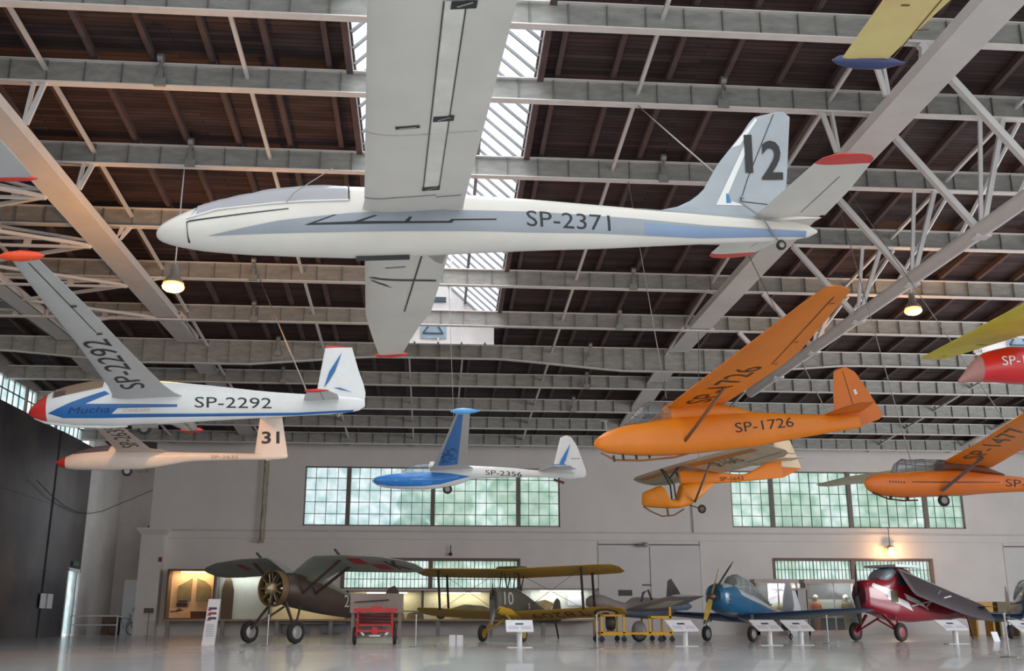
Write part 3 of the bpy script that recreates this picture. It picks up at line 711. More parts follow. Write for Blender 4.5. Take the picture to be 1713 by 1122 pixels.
b.text('*31', lambda u, w_: v.low(6.1+.56*u, .6+.4*w_, .01), 1, .2); b.build('fin', [CRM, BLK], t)
MB().wheel((2.05, 0, -.17), .16, .1).build('main_wheel', [TYRE, HUB], t)

# ---------------------------------------------------------------- 4: white and bright blue glider SP-2356
BB = M('bright_blue', (38, 122, 204), .35, var=.08)
t = thing('sailplane', 'white glider with bright blue nose and blue wing panels, letters SP-2356', 'glider', (-2.058, 34.108, 5.244), (D(1.48), D(-1.63), D(-.63)))
G2356 = t
F = Fus([(.02, .07, .02, .01), (.07, .12, -.04, .08), (.18, .165, -.13, .15), (.57, .235, -.235, .25), (1.17, .30, -.3, .31), (1.77, .34, -.315, .3), (2.37, .44, -.27, .27), (2.97, .47, -.14, .2), (3.37, .48, .0, .15), (3.97, .44, .03, .13), (4.77, .37, .035, .11), (5.58, .28, .03, .09), (6.39, .22, -.01, .06), (7.1, .17, -.01, .04), (7.2, .13, .05, .02)], shrink=.95)
mb = F.mesh(MB())
F.decal(mb, [(.03, .04), (.18, .14), (.57, .21), (1.17, .245), (1.9, .255), (2.6, .2), (3.3, .1), (2.9, 0), (2.3, -.15), (1.7, -.2), (1.1, -.2), (.57, -.17), (.18, -.09)], 1, .004)
F.text(mb, 'SP-2356', 3.8, 5.02, .15, .30, 2, -.09)
mb.tube([F.side(x, z, .006) for x, z in ((.8, .0), (1.5, .02), (2.3, .0), (2.9, .08))], .008, 5, 3); mb.tube([F.side(x, z, .006) for x, z in ((1.3, -.1), (1.5, .1), (1.55, 0), (1.9, .1), (2.0, -.1), (1.7, -.12))], .007, 5, 3)
mb.build('fuselage', [WHT, BB, BLK, M('pale_blue_line', (150, 196, 236), .4, var=0)], t)
CF = Fus([(1.0, .3, .2, .05), (1.15, .42, .2, .17), (1.45, .55, .2, .22), (1.85, .57, .2, .22), (2.0, .54, .2, .19)]); CF.mesh(MB(), 20).build('canopy', PLEX, t)
hr = MB().tube([(1.9, -.2, .25), (1.95, -.15, .5), (1.97, 0, .6), (1.95, .15, .5), (1.9, .2, .25)], .03, 6).box(1.95, 2.15, -.12, .12, .3, .62); hr.build('headrest_fairing', WHT, t)
for sg in (-1, 1):
    w = Surf([(.1, 1.95, 3.4, .38, .13), (.7, 2.06, 3.16, .42, .13), (4.0, 2.42, 3.14, .72, .13), (7.5, 2.74, 3.1, 1.0, .1)], sgn=sg); b = w.mesh(MB())
    w.patch(b, [(2.22, .9), (2.86, .9), (2.92, 7.3), (2.78, 7.3)], 1, .006, 14)
    if sg < 0:
        for k in range(34):
            x = 2.3+random.random()*.5; sp = 1.2+random.random()*2.1; w.strip(b, (x, sp), (min(2.84, x+.05+random.random()*.1), sp+random.uniform(-.1, .1)), .05, 2, .009, 2)
    wo = b.build('wing', [M('wing_underside_white'), BB, M('navy_flecks', (24, 44, 90), .5, var=0)], t)
    MB().lathe([(.01, -.34), (.07, -.2), (.09, 0), (.05, .3), (.01, .44)], (2.92, sg*7.55, 1.02), 'x', 12).build('wing_tip', M('tip_light_blue', (96, 166, 226), .35), wo)
    s2 = Surf([(.04, 5.55, 6.75, .27, .08), (1.2, 6.0, 6.55, .27, .08)], sgn=sg); s2.mesh(MB()).build('tailplane', M('wing_underside_white'), t)
FP = [(6.08, .2), (6.12, .45), (6.371, 1.36), (6.44, 1.43), (6.6, 1.44), (6.74, 1.38), (6.932, 1.085), (7.22, .2), (7.18, .04), (6.9, -.03), (6.45, -.03)]
v = Surf(poly_sections(FP, .06, 22), 'v'); b = v.mesh(MB()); vq(b, [(6.28, .4), (6.37, .62), (6.71, 1.15), (6.53, .6), (6.44, .45)], 1, .035); vq(b, [(6.28, .46), (6.44, .47), (6.9, .275), (6.4, .36), (6.02, .45)], 1, .035)
[v.strip(b, (6.72+k*.06, .64), (6.76+k*.06, .64), .04, 2) for k in range(5)]; b.build('fin', [WHT, BB, M('grey_lettering', (140, 140, 150), .5, var=0)], t)
MB().wheel((2.53, 0, -.3), .155, .1).build('main_wheel', [TYRE, HUB], t); MB().bar((6.1, 0, -.05), (6.45, 0, -.17), .07, .08).build('tail_skid', M('skid_brown', (96, 52, 50), .6), t)

# ---------------------------------------------------------------- 5: orange strut-braced glider SP-1726
ORG = M('glider_orange', (232, 130, 26), .38, var=.07, scale=1.2)
ORD = M('glider_orange_deep', (216, 112, 20), .42, var=.08, scale=1.2)
t = thing('sailplane', 'orange strut-braced glider marked SP-1726 on wing and side, hanging right of centre', 'glider', (4.23, 25.87, 5.178), (D(-1.3), D(-6.62), D(3.63)))
CZ = t
F = Fus([(-.1, .07, .02, .02), (-.04, .14, -.07, .08), (.03, .21, -.12, .14), (.2, .31, -.21, .2), (.54, .41, -.29, .26), (1.04, .485, -.375, .3), (1.7, .53, -.44, .32), (1.98, .54, -.455, .32), (2.73, .56, -.465, .3), (3.47, .55, -.45, .26), (4.2, .52, -.44, .22), (5.02, .42, -.365, .18), (5.86, .315, -.3, .14), (6.7, .225, -.235, .1), (7.3, .17, -.2, .05)], e=2.7, shrink=.97)
mb = F.mesh(MB(), mfun=lambda x: 0); F.text(mb, 'SP-1726', 3.68, 5.35, -.05, .21, 1, .03)
mb.tube([(.05, 0, -.2), (.4, 0, -.42), (1.1, 0, -.5), (2.0, 0, -.5), (2.4, 0, -.44)], [.02, .03, .03, .03, .02], 6, 2)
for x in (.35, .6, .95, 1.3): mb.box(x, x+.05, -.03, .03, -.46, -.3, 1)
pl = Fus([(1.85, .8, .4, .14), (2.0, .93, .4, .19), (2.8, .9, .4, .22), (3.6, .74, .4, .17), (4.3, .52, .35, .1)], 2.5); pl.mesh(mb, 24)
mb.build('fuselage', [ORG, BLK, M('skid_ash', (150, 96, 60), .6)], t)
CF = Fus([(.78, .48, .4, .05), (.98, .64, .4, .18), (1.33, .95, .4, .25), (1.53, 1.02, .4, .26), (2.02, .96, .42, .24)], 2.3); cn = CF.mesh(MB(), 24).build('canopy', PLEX, t)
fr = MB()
for sg in (-1, 1):
    fr.tube([CF.side(x, .46, .008, sg) for x in (.85, 1.1, 1.5, 1.95)], .014, 6); fr.tube([CF.side(1.05, .46, .008, sg), CF.side(1.2, .62, .008, sg), CF.side(1.32, .78, .008, sg)], .012, 6)
    fr.tube([CF.side(1.1, .7, .008, sg), CF.side(1.5, .66, .008, sg), CF.side(1.95, .62, .008, sg)], .01, 6)
fr.build('canopy_frame', M('canopy_frame_grey', (120, 110, 112), .5), cn)
mb = MB().tube([(.3, 0, .3), (.3, 0, .5), (.3, 0, .62)], .02, 6).tube([(.16, 0, .64), (.36, 0, .62)], .022, 6); mb.build('pitot_tube', CHROME, t)
def cz_z(sp): return .8+.058*sp
for sg in (-1, 1):
    w = Surf([(.0, 1.95, 3.6, cz_z(0), .12), (.8, 2.02, 3.72, cz_z(.8), .13), (2.6, 2.2, 3.92, cz_z(2.6), .13), (3.35, 2.28, 3.98, cz_z(3.35), .13), (4.3, 2.38, 3.98, cz_z(4.3), .13), (7.3, 2.7, 3.58, cz_z(7.3), .12), (7.9, 2.78, 3.48, cz_z(7.85), .1), (8.2, 2.86, 3.1, cz_z(8.15), .08)], sgn=sg)
    b = w.mesh(MB()); w.strip(b, (3.6, 3.4), (3.24, 7.65), .025, 1)
    for k in (3.45, 5.0, 7.3): w.patch(b, [(3.6-(k-3.5)*.085, k), (3.72-(k-3.5)*.085, k), (3.72-(k-3.5)*.085, k+.05), (3.6-(k-3.5)*.085, k+.05)], 1, .03, 2)
    if sg < 0: w.text(b, 'SP-1726', (2.98, .5), (3.45, 3.35), .72, 1, 1)
    b.build('wing', [ORG, BLK], t)
    MB().tube([(2.25, sg*.28, -.14), (2.95, sg*1.9, cz_z(1.9)-.08)], .045, 8).build('wing_strut', M('strut_brown', (132, 92, 70), .5), t)
    s2 = Surf([(.05, 6.3, 7.4, .24, .07), (.8, 6.5, 7.3, .26, .06), (1.25, 6.8, 7.2, .27, .06)], sgn=sg); s2.mesh(MB()).build('tailplane', ORD, t)
FP = [(6.62, .2), (6.72, .8), (6.86, 1.42), (6.97, 1.51), (7.24, 1.52), (7.49, 1.35), (7.78, .7), (8.02, .1), (7.94, .0), (7.238, -.17), (6.8, -.1)]
v = Surf(poly_sections(FP, .05, 22), 'v'); b = v.mesh(MB()); v.strip(b, (7.12, 1.4), (7.22, .3), .018, 1); vq(b, [(7.33, .72), (7.42, .74), (7.38, .88), (7.31, .85)], 2); vq(b, [(7.2, -.02), (7.26, -.02), (7.25, .12), (7.2, .1)], 1)
b.build('fin', [ORD, BLK, WHT], t)

# ---------------------------------------------------------------- 6: open-cockpit orange trainer
t = thing('sailplane', 'small orange open-cockpit trainer glider with cream fin, hanging under SP-1726', 'glider', (7.75, 36.65, 5.8), (D(2), D(-4), D(8.5)))
G6 = t
BUFF = M('doped_buff', (222, 206, 176), .55, var=.1, scale=1.5)
DOPE = M('doped_orange_buff', (214, 130, 52), .55, var=.2, scale=.8, spots=(200, 144, 90))
def slab(poly, w, m=0, mb=None):
    mb = mb or MB(); n = len(poly); vs = []
    cx = sum(p[0] for p in poly)/n; cz = sum(p[1] for p in poly)/n
    for y, k in ((-w, .9), (-w*.8, 1), (w*.8, 1), (w, .9)): vs += [(cx+(x-cx)*k, y, cz+(z-cz)*k) for x, z in poly]
    fs = [list(range(n))[::-1], list(range(3*n, 4*n))]
    for r in range(3): fs += [(r*n+i, r*n+(i+1) % n, (r+1)*n+(i+1) % n, (r+1)*n+i) for i in range(n)]
    return mb.add(vs, fs, m)
gp = [(-.17, -.5), (.56, -.25), (.64, -.42), (.82, -.82), (1.15, -.82), (1.3, -.19), (2.6, -.25), (2.6, -.3), (1.8, -.95), (1.48, -1.12), (.72, -1.16), (-.2, -1.0)]
F6 = Fus([(-.25, -.82, -.95, .03), (-.17, -.52, -1.02, .13), (.1, -.42, -1.06, .22), (.5, -.3, -1.1, .26), (.62, -.4, -1.12, .27), (.8, -.8, -1.13, .27), (1.1, -.82, -1.13, .27), (1.3, -.3, -1.12, .25), (1.6, -.25, -1.05, .22), (1.9, -.25, -.88, .17), (2.6, -.26, -.36, .05)], 3.2)
F6.mesh(MB(), 24).build('cockpit_pod', M('glider_amber', (232, 138, 24), .45, var=.08), t)
pods = MB(); Fus([(1.3, .22, -.28, .1), (2.0, .2, -.3, .12), (2.75, .1, -.3, .1), (3.85, .0, -.27, .07), (4.4, .18, -.25, .06), (4.9, .38, -.23, .05), (5.45, .43, -.2, .04)], 3).mesh(pods, 20)
F = Fus([(1.3, .22, -.28, .1), (2.75, .1, -.3, .1), (3.85, .0, -.27, .07), (5.45, .43, -.2, .04)], 3); F.text(pods, 'SP-1643', 2.85, 3.8, -.22, -.08, 1, 0, .02)
pods.build('boom', [ORG, M('dark_red_lettering', (96, 44, 24), .6, var=0)], t)
for sg in (-1, 1):
    w = Surf([(0, 1.4, 2.9, .5, .1), (2.0, 1.4, 2.9, .5, .11), (5.2, 1.5, 2.8, .5, .1), (5.9, 1.65, 2.6, .5, .09), (6.15, 1.9, 2.35, .5, .08)], sgn=sg, inc=.3); b = w.mesh(MB())
    w.patch(b, [(1.52, .2), (1.8, .2), (1.88, 5.3), (1.66, 5.3)], 1); w.strip(b, (2.5, 3.2), (2.4, 5.8), .03, 2); w.strip(b, (2.5, 3.2), (2.86, 3.1), .03, 2)
    if sg < 0: w.text(b, 'SP-1643', (2.35, 1.3), (2.35, 3.4), .5, 2, 1)
    b.build('wing', [BUFF, DOPE, M('faded_dark', (96, 84, 76), .6, var=0)], t)
    MB().tube([(1.72, sg*.2, -.95), (1.85, sg*1.7, .4)], .04, 8).build('wing_strut', M('strut_grey_brown', (120, 104, 96), .5), t)
    MB().tube([(.9, sg*.02, -.05), (1.3, sg*.05, .35)], .03, 6).tube([(1.0, sg*.2, -.82), (.98, sg*.18, -.3), (.7, sg*.1, .2), (.6, sg*.06, .3)], .03, 6).build('cabane_strut', BLK, t)
    s2 = Surf([(.03, 4.75, 5.9, .42, .06), (1.35, 4.95, 5.7, .42, .05)], sgn=sg); s2.mesh(MB()).build('tailplane', BUFF, t)
v = Surf(poly_sections([(5.2, .3), (5.26, 1.3), (5.9, 1.28), (6.27, .12), (5.5, .15)], .04, 10), 'v'); b = v.mesh(MB()); v.strip(b, (5.3, .75), (6.08, .68), .02, 1); b.build('fin', [BUFF, DKG], t)
slab([(5.4, .2), (6.27, .12), (5.5, -.18), (5.35, -.15)], .03).build('rudder', ORD, t)
MB().tube([(-.2, 0, -1.02), (.1, 0, -1.22), (.5, 0, -1.4), (.95, 0, -1.38), (1.35, 0, -1.18)], .025, 6).bar((.7, 0, -1.1), (.72, 0, -1.38), .06, .04).build('landing_skid', M('skid_wood', (120, 74, 40), .6), t)
MB().wheel((1.95, -.25, -1.22), .16, .08).tube([(1.95, -.25, -1.22), (1.6, 0, -1.05)], .02, 6).build('main_wheel', [TYRE, M('hub_brown', (110, 84, 70), .5)], t)

# ---------------------------------------------------------------- 7: orange glider SP-1477 at the right edge
t = thing('sailplane', 'orange open-topped glider with windscreen, marked SP-1477, at the right edge', 'glider', (10.723, 24.43, 4.21), (D(-2.88), D(2.84), D(5.4)))
G7 = t
ORV = M('varnished_orange', (220, 114, 34), .35, var=.1, scale=.9)
F = Fus([(-.1, -.1, -.18, .02), (-.03, -.01, -.27, .1), (.06, .05, -.33, .16), (.3, .13, -.40, .24), (.79, .19, -.43, .3), (1.6, .30, -.36, .31), (2.43, .37, -.28, .29), (3.1, .35, -.18, .24), (4.3, .33, -.04, .17), (5.5, .3, .05, .11), (6.6, .28, .12, .05)], e=2.5, shrink=.97)
mb = F.mesh(MB()); F.text(mb, 'SP-1477', 3.62, 5.2, .02, .2, 1, .05); F.decal(mb, [(1.0, -.09), (2.0, -.03), (3.45, .1), (3.45, .115), (2.0, -.0), (1.0, -.07)], 2)
[F.decal(mb, [(.42+k*.07, -.13), (.46+k*.07, -.12), (.46+k*.07, -.09), (.43+k*.07, -.08)], 2) for k in range(6)]
mb.tube([(.1, 0, -.36), (.5, 0, -.48), (.9, 0, -.5), (1.3, 0, -.46)], .02, 6, 2)
for x in (.55, 1.0): mb.box(x, x+.05, -.03, .03, -.5, -.4, 1)
mb.build('fuselage', [ORV, BLK, M('dark_brown_line', (92, 44, 22), .6, var=0)], t)
CF = Fus([(.66, .25, .1, .06), (.8, .45, .12, .2), (.92, .52, .15, .24), (1.5, .57, .2, .26), (1.98, .6, .25, .24)], 3); cn = CF.mesh(MB(), 20).build('canopy', PLEX, t)
fr = MB()
for sg in (-1, 1):
    fr.tube([CF.side(x, .47, .01, sg) for x in (.95, 1.5, 1.96)], .012, 6); fr.tube([(.92, sg*.24, .2), (.94, sg*.18, .5), (.94, 0, .54)], .016, 6); fr.tube([(1.45, sg*.26, .25), (1.45, sg*.2, .54), (1.45, 0, .58)], .012, 6)
fr.build('canopy_frame', M('canopy_frame_grey'), cn)
Fus([(1.95, .6, .25, .2), (2.3, .62, .3, .22), (3.0, .55, .3, .2), (3.7, .38, .3, .1)]).mesh(MB(), 20).build('wing_root_fairing', M('fairing_brown', (112, 58, 34), .5), t)
for sg in (-1, 1):
    w = Surf([(0, 2.02, 3.42, .52, .11), (1.8, 1.95, 3.2, .68, .12), (4.3, 1.6, 2.75, .9, .12), (6.3, 1.75, 2.4, 1.08, .11), (6.6, 1.95, 2.2, 1.1, .09)], sgn=sg); b = w.mesh(MB())
    if sg < 0: w.text(b, 'SP-1477', (2.62, .7), (2.36, 3.0), .45, 1, 1)
    b.build('wing', [ORG if sg < 0 else M('wing_pale_cream', (200, 196, 168), .5), M('faded_dark')], t)
    MB().bar((1.78, sg*.3, -.25), (2.5, sg*1.05, .5), .12, .05).build('wing_strut', M('strut_dark_brown', (84, 60, 56), .5), t)
    Surf([(.03, 5.6, 6.4, .3, .07), (1.3, 5.8, 6.3, .3, .06)], sgn=sg).mesh(MB()).build('tailplane', WHT, t)
Surf(poly_sections([(5.8, .25), (6.1, 1.3), (6.5, 1.3), (6.9, .2)], .06, 8), 'v').mesh(MB()).build('fin', WHT, t)
MB().wheel((2.0, 0, -.42), .15, .1).build('main_wheel', [TYRE, HUB], t)

# ---------------------------------------------------------------- wings that reach into the frame from gliders hanging out of view
def free_wing(name, label, secs, sgn, mats, loc, rot, extra, cat='wing'):
    t = thing(name, label, cat, loc, rot); w = Surf(secs, sgn=sgn); b = w.mesh(MB()); extra(w, b, t); b.build('wing_panel', mats, t); return t
YEL = M('doped_yellow', (216, 204, 132), .45, var=.12, scale=1, spots=(222, 186, 132))
def ex8(w, b, t):
    w.strip(b, (.62, .1), (.72, 5), .018, 1); w.strip(b, (.22, 1.2), (.32, 1.2), .03, 1); w.strip(b, (.63, .7), (.78, .72), .02, 1)
    MB().lathe([(.01, -.42), (.06, -.34), (.1, -.1), (.09, .2), (.01, .5)], (.32, -.0, 0), 'x', 16).build('wing_tip', M('tip_navy', (52, 60, 100), .35), t)
# span axis: tip at origin, growing toward the root up and to the right
t = free_wing('wing', 'pale yellow wing with a navy blue tip reaching in at top right', [(0, 0, .56, 0, .11), (.3, 0, .6, .01, .13), (1.35, .0, .76, .03, .13), (5.5, -.05, 1.25, .1, .14)], -1, [YEL, M('aileron_gap_brown', (110, 74, 40), .6, var=0)], (4.88, 10.78, 7.46), (0, 0, 0), lambda w, b, t: (ex8(w, b, t)))
t = free_wing('wing', 'white wing with a thin red tip cut off by the left frame edge', [(0, .1, .8, 0, .08), (.1, .0, .86, 0, .11), (5, -.5, .95, .1, .13)], -1, [M('wing_underside_white'), DKG], (-5.6, 11.42, 5.84), (0, 0, D(-2)),
              lambda w, b, t: (w.strip(b, (.5, .2), (.3, 5), .012, 1), MB().lathe([(.01, -.42), (.035, -.3), (.045, 0), (.035, .3), (.01, .42)], (.46, .03, 0), 'x', 12).build('wing_tip', RED, t)))
t = free_wing('wing', 'lemon yellow wing crossing above the red glider at the right edge', [(0, .12, .42, 0, .06), (.12, 0, .55, 0, .1), (1.8, 0.02, 1.05, 0, .12), (5.5, .05, 1.3, 0, .13)], -1, [M('lemon_yellow', (206, 190, 62), .45, var=.12, scale=1.2), M('aileron_gap_brown')], (9.48, 18.75, 5.78), (0, 0, 0),
              lambda w, b, t: (w.strip(b, (.55, 1.2), (.75, 1.2), .03, 1), w.strip(b, (.3, .35), (.4, .35), .03, 1)))
# red glider nose at the right edge
t = thing('sailplane', 'bright red glider nose with white letters SP-1, cut off by the right edge', 'glider', (9.3, 17.0, 4.93), (0, 0, D(2)))
F = Fus([(.0, .03, -.03, .02), (.12, .16, -.02, .07), (.3, .37, -.0, .14), (.5, .52, .01, .2), (.75, .6, .0, .25), (1.1, .66, -.02, .28), (2.0, .62, -.05, .28), (3.5, .45, 0, .16), (5.5, .3, .1, .06)], 2.2)
mb = F.mesh(MB(), x0=.42); F.text(mb, 'SP-17', .72, 1.3, .25, .42, 1, .03); mb.build('fuselage', [M('pillarbox_red', (208, 26, 30), .3, var=.06, coat=.3), WHT], t)
F.mesh(MB(), x0=0, x1=.42).build('nose_glazing', glass_mat('pink_plexiglass', (206, 150, 142), .35), t)

# ---------------------------------------------------------------- suspension cables of the big glider and others
a = to_world(FOKA, (6.15, -.1, .25)); cable([(4.95, 22.8, 13.3), a], 'long steel cable from a roof girder down to the fin of glider 12', .014)
a2 = to_world(FOKA, (6.1, -.12, .2)); b2 = to_world(FOKA, (6.5, -.08, -.23)); cable([a2, to_world(FOKA, (6.32, -.16, 0)), b2], 'thin cable looped round the tail of glider 12', .01)
tag(MB().tube([to_world(FOKA, (1.28, -.31, .2)), to_world(FOKA, (1.36, -.31, .3)), to_world(FOKA, (1.75, -.3, .56))], .005, 6).build('canopy_cord', CABLE), 'thin grey cord lying over the canopy of the big glider 12', 'cord')
cable([to_world(MUCHA, (5.75, 0, .22)), (-6.2, 34.3, 12.3)], 'steel cable from the tail of SP-2292 up to the roof', .02)
cable([to_world(CZ, (1.9, -.4, 1.0)), (5.4, 26.6, 13)], 'steel cable holding the wing root of orange SP-1726', .012)
cable([to_world(CZ, (6.4, 0, .4)), (9.9, 30.4, 12.6)], 'steel cable holding the tail of orange SP-1726', .014)
for q in (-2.2, 2.2): cable([to_world(G7, (2.6, q, .75)), (11.6+q*.1, 26.6+q*.3, 13)], 'steel cable from the %s wing of SP-1477 up to the roof' % ('near' if q < 0 else 'far'), .012)
cable([to_world(G6, (2.1, 0, .5)), (10.4, 38.2, 11.9)], 'steel cable holding the small orange trainer glider', .012)
cable([to_world(G2356, (2.8, 0, .5)), (.4, 34.3, 12.3)], 'steel cable holding glider SP-2356 by its wing root', .01)

# ================================================================ aircraft on the floor
def gX(px, Y, py=1040):
    d = fwd+rgt*((px-856.5)/1700)-upv*((py-561)/1700); return d.x/d.y*Y
def gear_wheel(t, x, y, r, w, hub=None, rot=0):
    return MB().wheel((x, y, r), r, w).build('main_wheel', [TYRE, hub or HUB], t)

# --- A: dark green gull-wing fighter
OLV = M('olive_drab', (84, 80, 56), .55, var=.15, scale=1.5); OLB = M('olive_brown_fuselage', (74, 58, 50), .45, var=.15, scale=1.2)
UGR = M('wing_underside_grey_green', (140, 146, 138), .6, var=.12, scale=1); RDK = M('faded_red', (178, 44, 46), .6, var=.1)
t = thing('fighter_plane', 'dark olive gull-wing fighter with bare radial engine and number 2, on the floor', 'airplane', (gX(446, 38.4), 38.4, 0), (0, 0, D(53)))
def ax(x, z0=1.95, z1=.95, L=7.2): return z0+(z1-z0)*x/L
F = Fus([(.55, 2.45, 1.4, .5), (.9, 2.5, 1.32, .55), (1.6, 2.48, 1.2, .52), (2.4, 2.42, 1.08, .46), (3.6, 2.05, .95, .36), (5.0, 1.6, .85, .24), (6.4, 1.22, .78, .13), (7.1, 1.05, .78, .05)], 2.2)
mb = F.mesh(MB()); F.text(mb, '2', 3.7, 4.0, 1.3, 1.75, 1, 0, .02); F.text(mb, '7', 4.35, 4.6, 1.15, 1.5, 1, 0, .02)
F.decal(mb, [(1.5, 2.2), (2.2, 2.15), (5.2, 1.42), (5.2, 1.52), (2.4, 2.36), (1.5, 2.45)], 2, .003)
mb.box(6.0, 6.2, -.16, .16, .9, 1.0, 3); F.decal(mb, [(5.6, .7), (5.75, .7), (5.75, 1.5), (5.6, 1.5)], 3)
mb.build('fuselage', [OLB, M('faded_white_lettering', (196, 190, 182), .6, var=0), M('olive_highlight', (112, 108, 94), .4, var=.1), M('pale_blue_band', (104, 130, 150), .5, var=0)], t)
e = MB()
rg = [[(a, r*cos(2*pi*k/36), 1.92+r*sin(2*pi*k/36)) for k in range(36)] for r, a in ((.60, .1), (.64, .08), (.65, .3), (.62, .42), (.59, .4), (.58, .2))]
e.loft(rg, False, 2, True, True)
e.lathe([(.05, -.12), (.16, -.05), (.22, .1), (.3, .5)], (0, 0, 1.92), 'x', 20, 1)
for k in range(9):
    a = 2*pi*k/9; c, s_ = cos(a), sin(a)
    e.tube([(.25, .18*c, 1.92+.18*s_), (.25, .58*c, 1.92+.58*s_)], .1, 10, 0); e.tube([(.12, .2*c+.05*s_, 1.92+.2*s_), (.12, .52*c+.05*s_, 1.92+.52*s_)], .022, 6, 1); e.tube([(.14, .56*c, 1.92+.56*s_), (.4, .6*c, 1.92+.6*s_)], .04, 6, 2)
e.build('radial_engine', [M('engine_dark_metal', (70, 64, 56), .4, metal=.5, var=.2), M('engine_alloy', (176, 160, 128), .35, metal=.6), M('engine_brass_ring', (122, 98, 64), .5, metal=.3)], t)
for sg in (-1, 1):
    w = Surf([(.15, 1.0, 2.3, 2.5, .08), (1.0, .95, 2.5, 2.98, .09), (1.25, .95, 2.6, 3.05, .09), (2.6, .98, 2.75, 3.05, .1), (4.2, 1.1, 2.7, 2.98, .09), (5.0, 1.35, 2.5, 2.92, .08), (5.35, 1.65, 2.25, 2.9, .07)], sgn=sg, inc=.3)
    b = w.mesh(MB())
    if sg < 0:
        w.patch(b, [(1.15, 2.6), (1.7, 2.6), (1.7, 3.25), (1.15, 3.25)], 2, .012); w.patch(b, [(1.72, 3.27), (2.3, 3.27), (2.3, 3.95), (1.72, 3.95)], 2, .012)
        w.text(b, '*K', (2.25, 4.2), (2.2, 4.85), .9, 3, 1, .014)
    else: w.patch(b, [(1.3, 2.9), (1.9, 2.9), (1.9, 3.2), (1.3, 3.2)], 2)
    b.build('wing', [UGR, OLV, RDK, M('dark_marking', (50, 50, 46), .6, var=0)], t)
    for p, q in (((1.2, sg*.5, 1.75), (1.3, sg*2.3, 2.98)), ((1.9, sg*.5, 1.75), (2.1, sg*2.35, 2.95))): MB().bar(p, q, .05, .1).build('wing_strut', OLB, t)
    MB().bar((1.55, sg*2.0, 3.05), (1.2, sg*2.0, 3.3), .05, .07).build('gun_camera', DKG, t)
    g = MB()
    for p in ((.55, .35, 1.45), (1.25, .4, 1.3)): g.bar((p[0], sg*p[1], p[2]), (.3, sg*1.1, .5), .06, .08)
    g.bar((.55, sg*.25, 1.5), (.3, sg*1.1, .5), .05, .05); g.build('gear_strut', OLB, t)
    gear_wheel(t, .3, sg*1.15, .4, .2)
    Surf([(.05, 6.2, 7.2, 1.15, .07), (1.4, 6.5, 7.1, 1.15, .06)], sgn=sg).mesh(MB()).build('tailplane', OLV, t)
Surf(poly_sections([(6.3, 1.0), (6.5, 1.75), (6.8, 2.1), (7.2, 2.2), (7.5, 1.95), (7.6, 1.3), (7.4, .9)], .08, 12), 'v').mesh(MB()).build('fin', OLB, t)
Fus([(1.9, 2.5, 2.3, .1), (2.1, 2.72, 2.3, .18), (2.35, 2.7, 2.3, .16)]).mesh(MB(), 16).build('windscreen', PLEX, t)
MB().sphere((2.75, 0, 2.5), .16, .14, .2).build('headrest', DKG, t); MB().bar((7.1, 0, .85), (7.4, 0, .05), .06, .1).build('tail_skid', OLB, t)

# --- B: camouflaged and yellow biplane
YLW = M('trainer_yellow', (178, 140, 52), .55, var=.12, scale=1.2); CAM = M('dark_camouflage', (74, 60, 58), .55, var=.2, scale=1.1, spots=(78, 82, 62)); YBR = M('bright_yellow_cowl', (206, 160, 48), .45, var=.08)
t = thing('biplane', 'brown and yellow trainer biplane with number 10 and letters T8209 under its wing', 'airplane', (gX(824, 39.6), 39.6, 0), (0, 0, D(60)))
F = Fus([(.1, 1.9, 1.3, .14), (.2, 2.0, 1.1, .24), (.9, 2.02, .95, .3), (1.6, 1.98, .85, .34), (2.4, 1.85, .78, .34), (3.3, 1.6, .74, .32), (4.5, 1.28, .7, .22), (5.8, 1.0, .68, .12), (6.3, .9, .7, .05)], 3)
mb = F.mesh(MB()); F.decal(mb, [(.15, 1.0), (.15, 1.32), (1.0, 1.22), (1.7, .98), (1.7, .6), (.9, .7)], 2, .004); F.decal(mb, [(.1, .9), (.3, .8), (1.9, .6), (3, .5), (3, .9), (1.7, .98), (.9, 1.0)], 1, .006)
F.text(mb, '10', .45, 1.15, 1.38, 1.85, 3); F.decal(mb, [(2.5, 1.3), (2.58, 1.2), (2.66, 1.3), (2.62, 1.45), (2.52, 1.46)], 3)
mb.build('fuselage', [CAM, YLW, YBR, M('faded_white_lettering')], t)
MB().lathe([(.02, -.06), (.07, -.04), (.09, .06), (.05, .12)], (0, 0, 1.62), 'x', 16).build('spinner', DKG, t)
pb = MB()
for s_ in (-1, 1):
    rs = []
    for k in range(10):
        r = .05+.93*k/9; tw = D(55-38*k/9); ch = .05+.07*sin(pi*min(1, k/9*.95+.1)); c, q = cos(tw), sin(tw)
        rs.append([(-.02+ch*c*a+.014*b_*q, (ch*q*a-.014*b_*c)*s_, 1.62+s_*r) for a, b_ in ((-1, 0), (0, 1), (1, 0), (0, -1))])
    pb.loft(rs, True, 0, True)
pb.build('propeller', M('propeller_dark_wood', (52, 44, 42), .35), t)
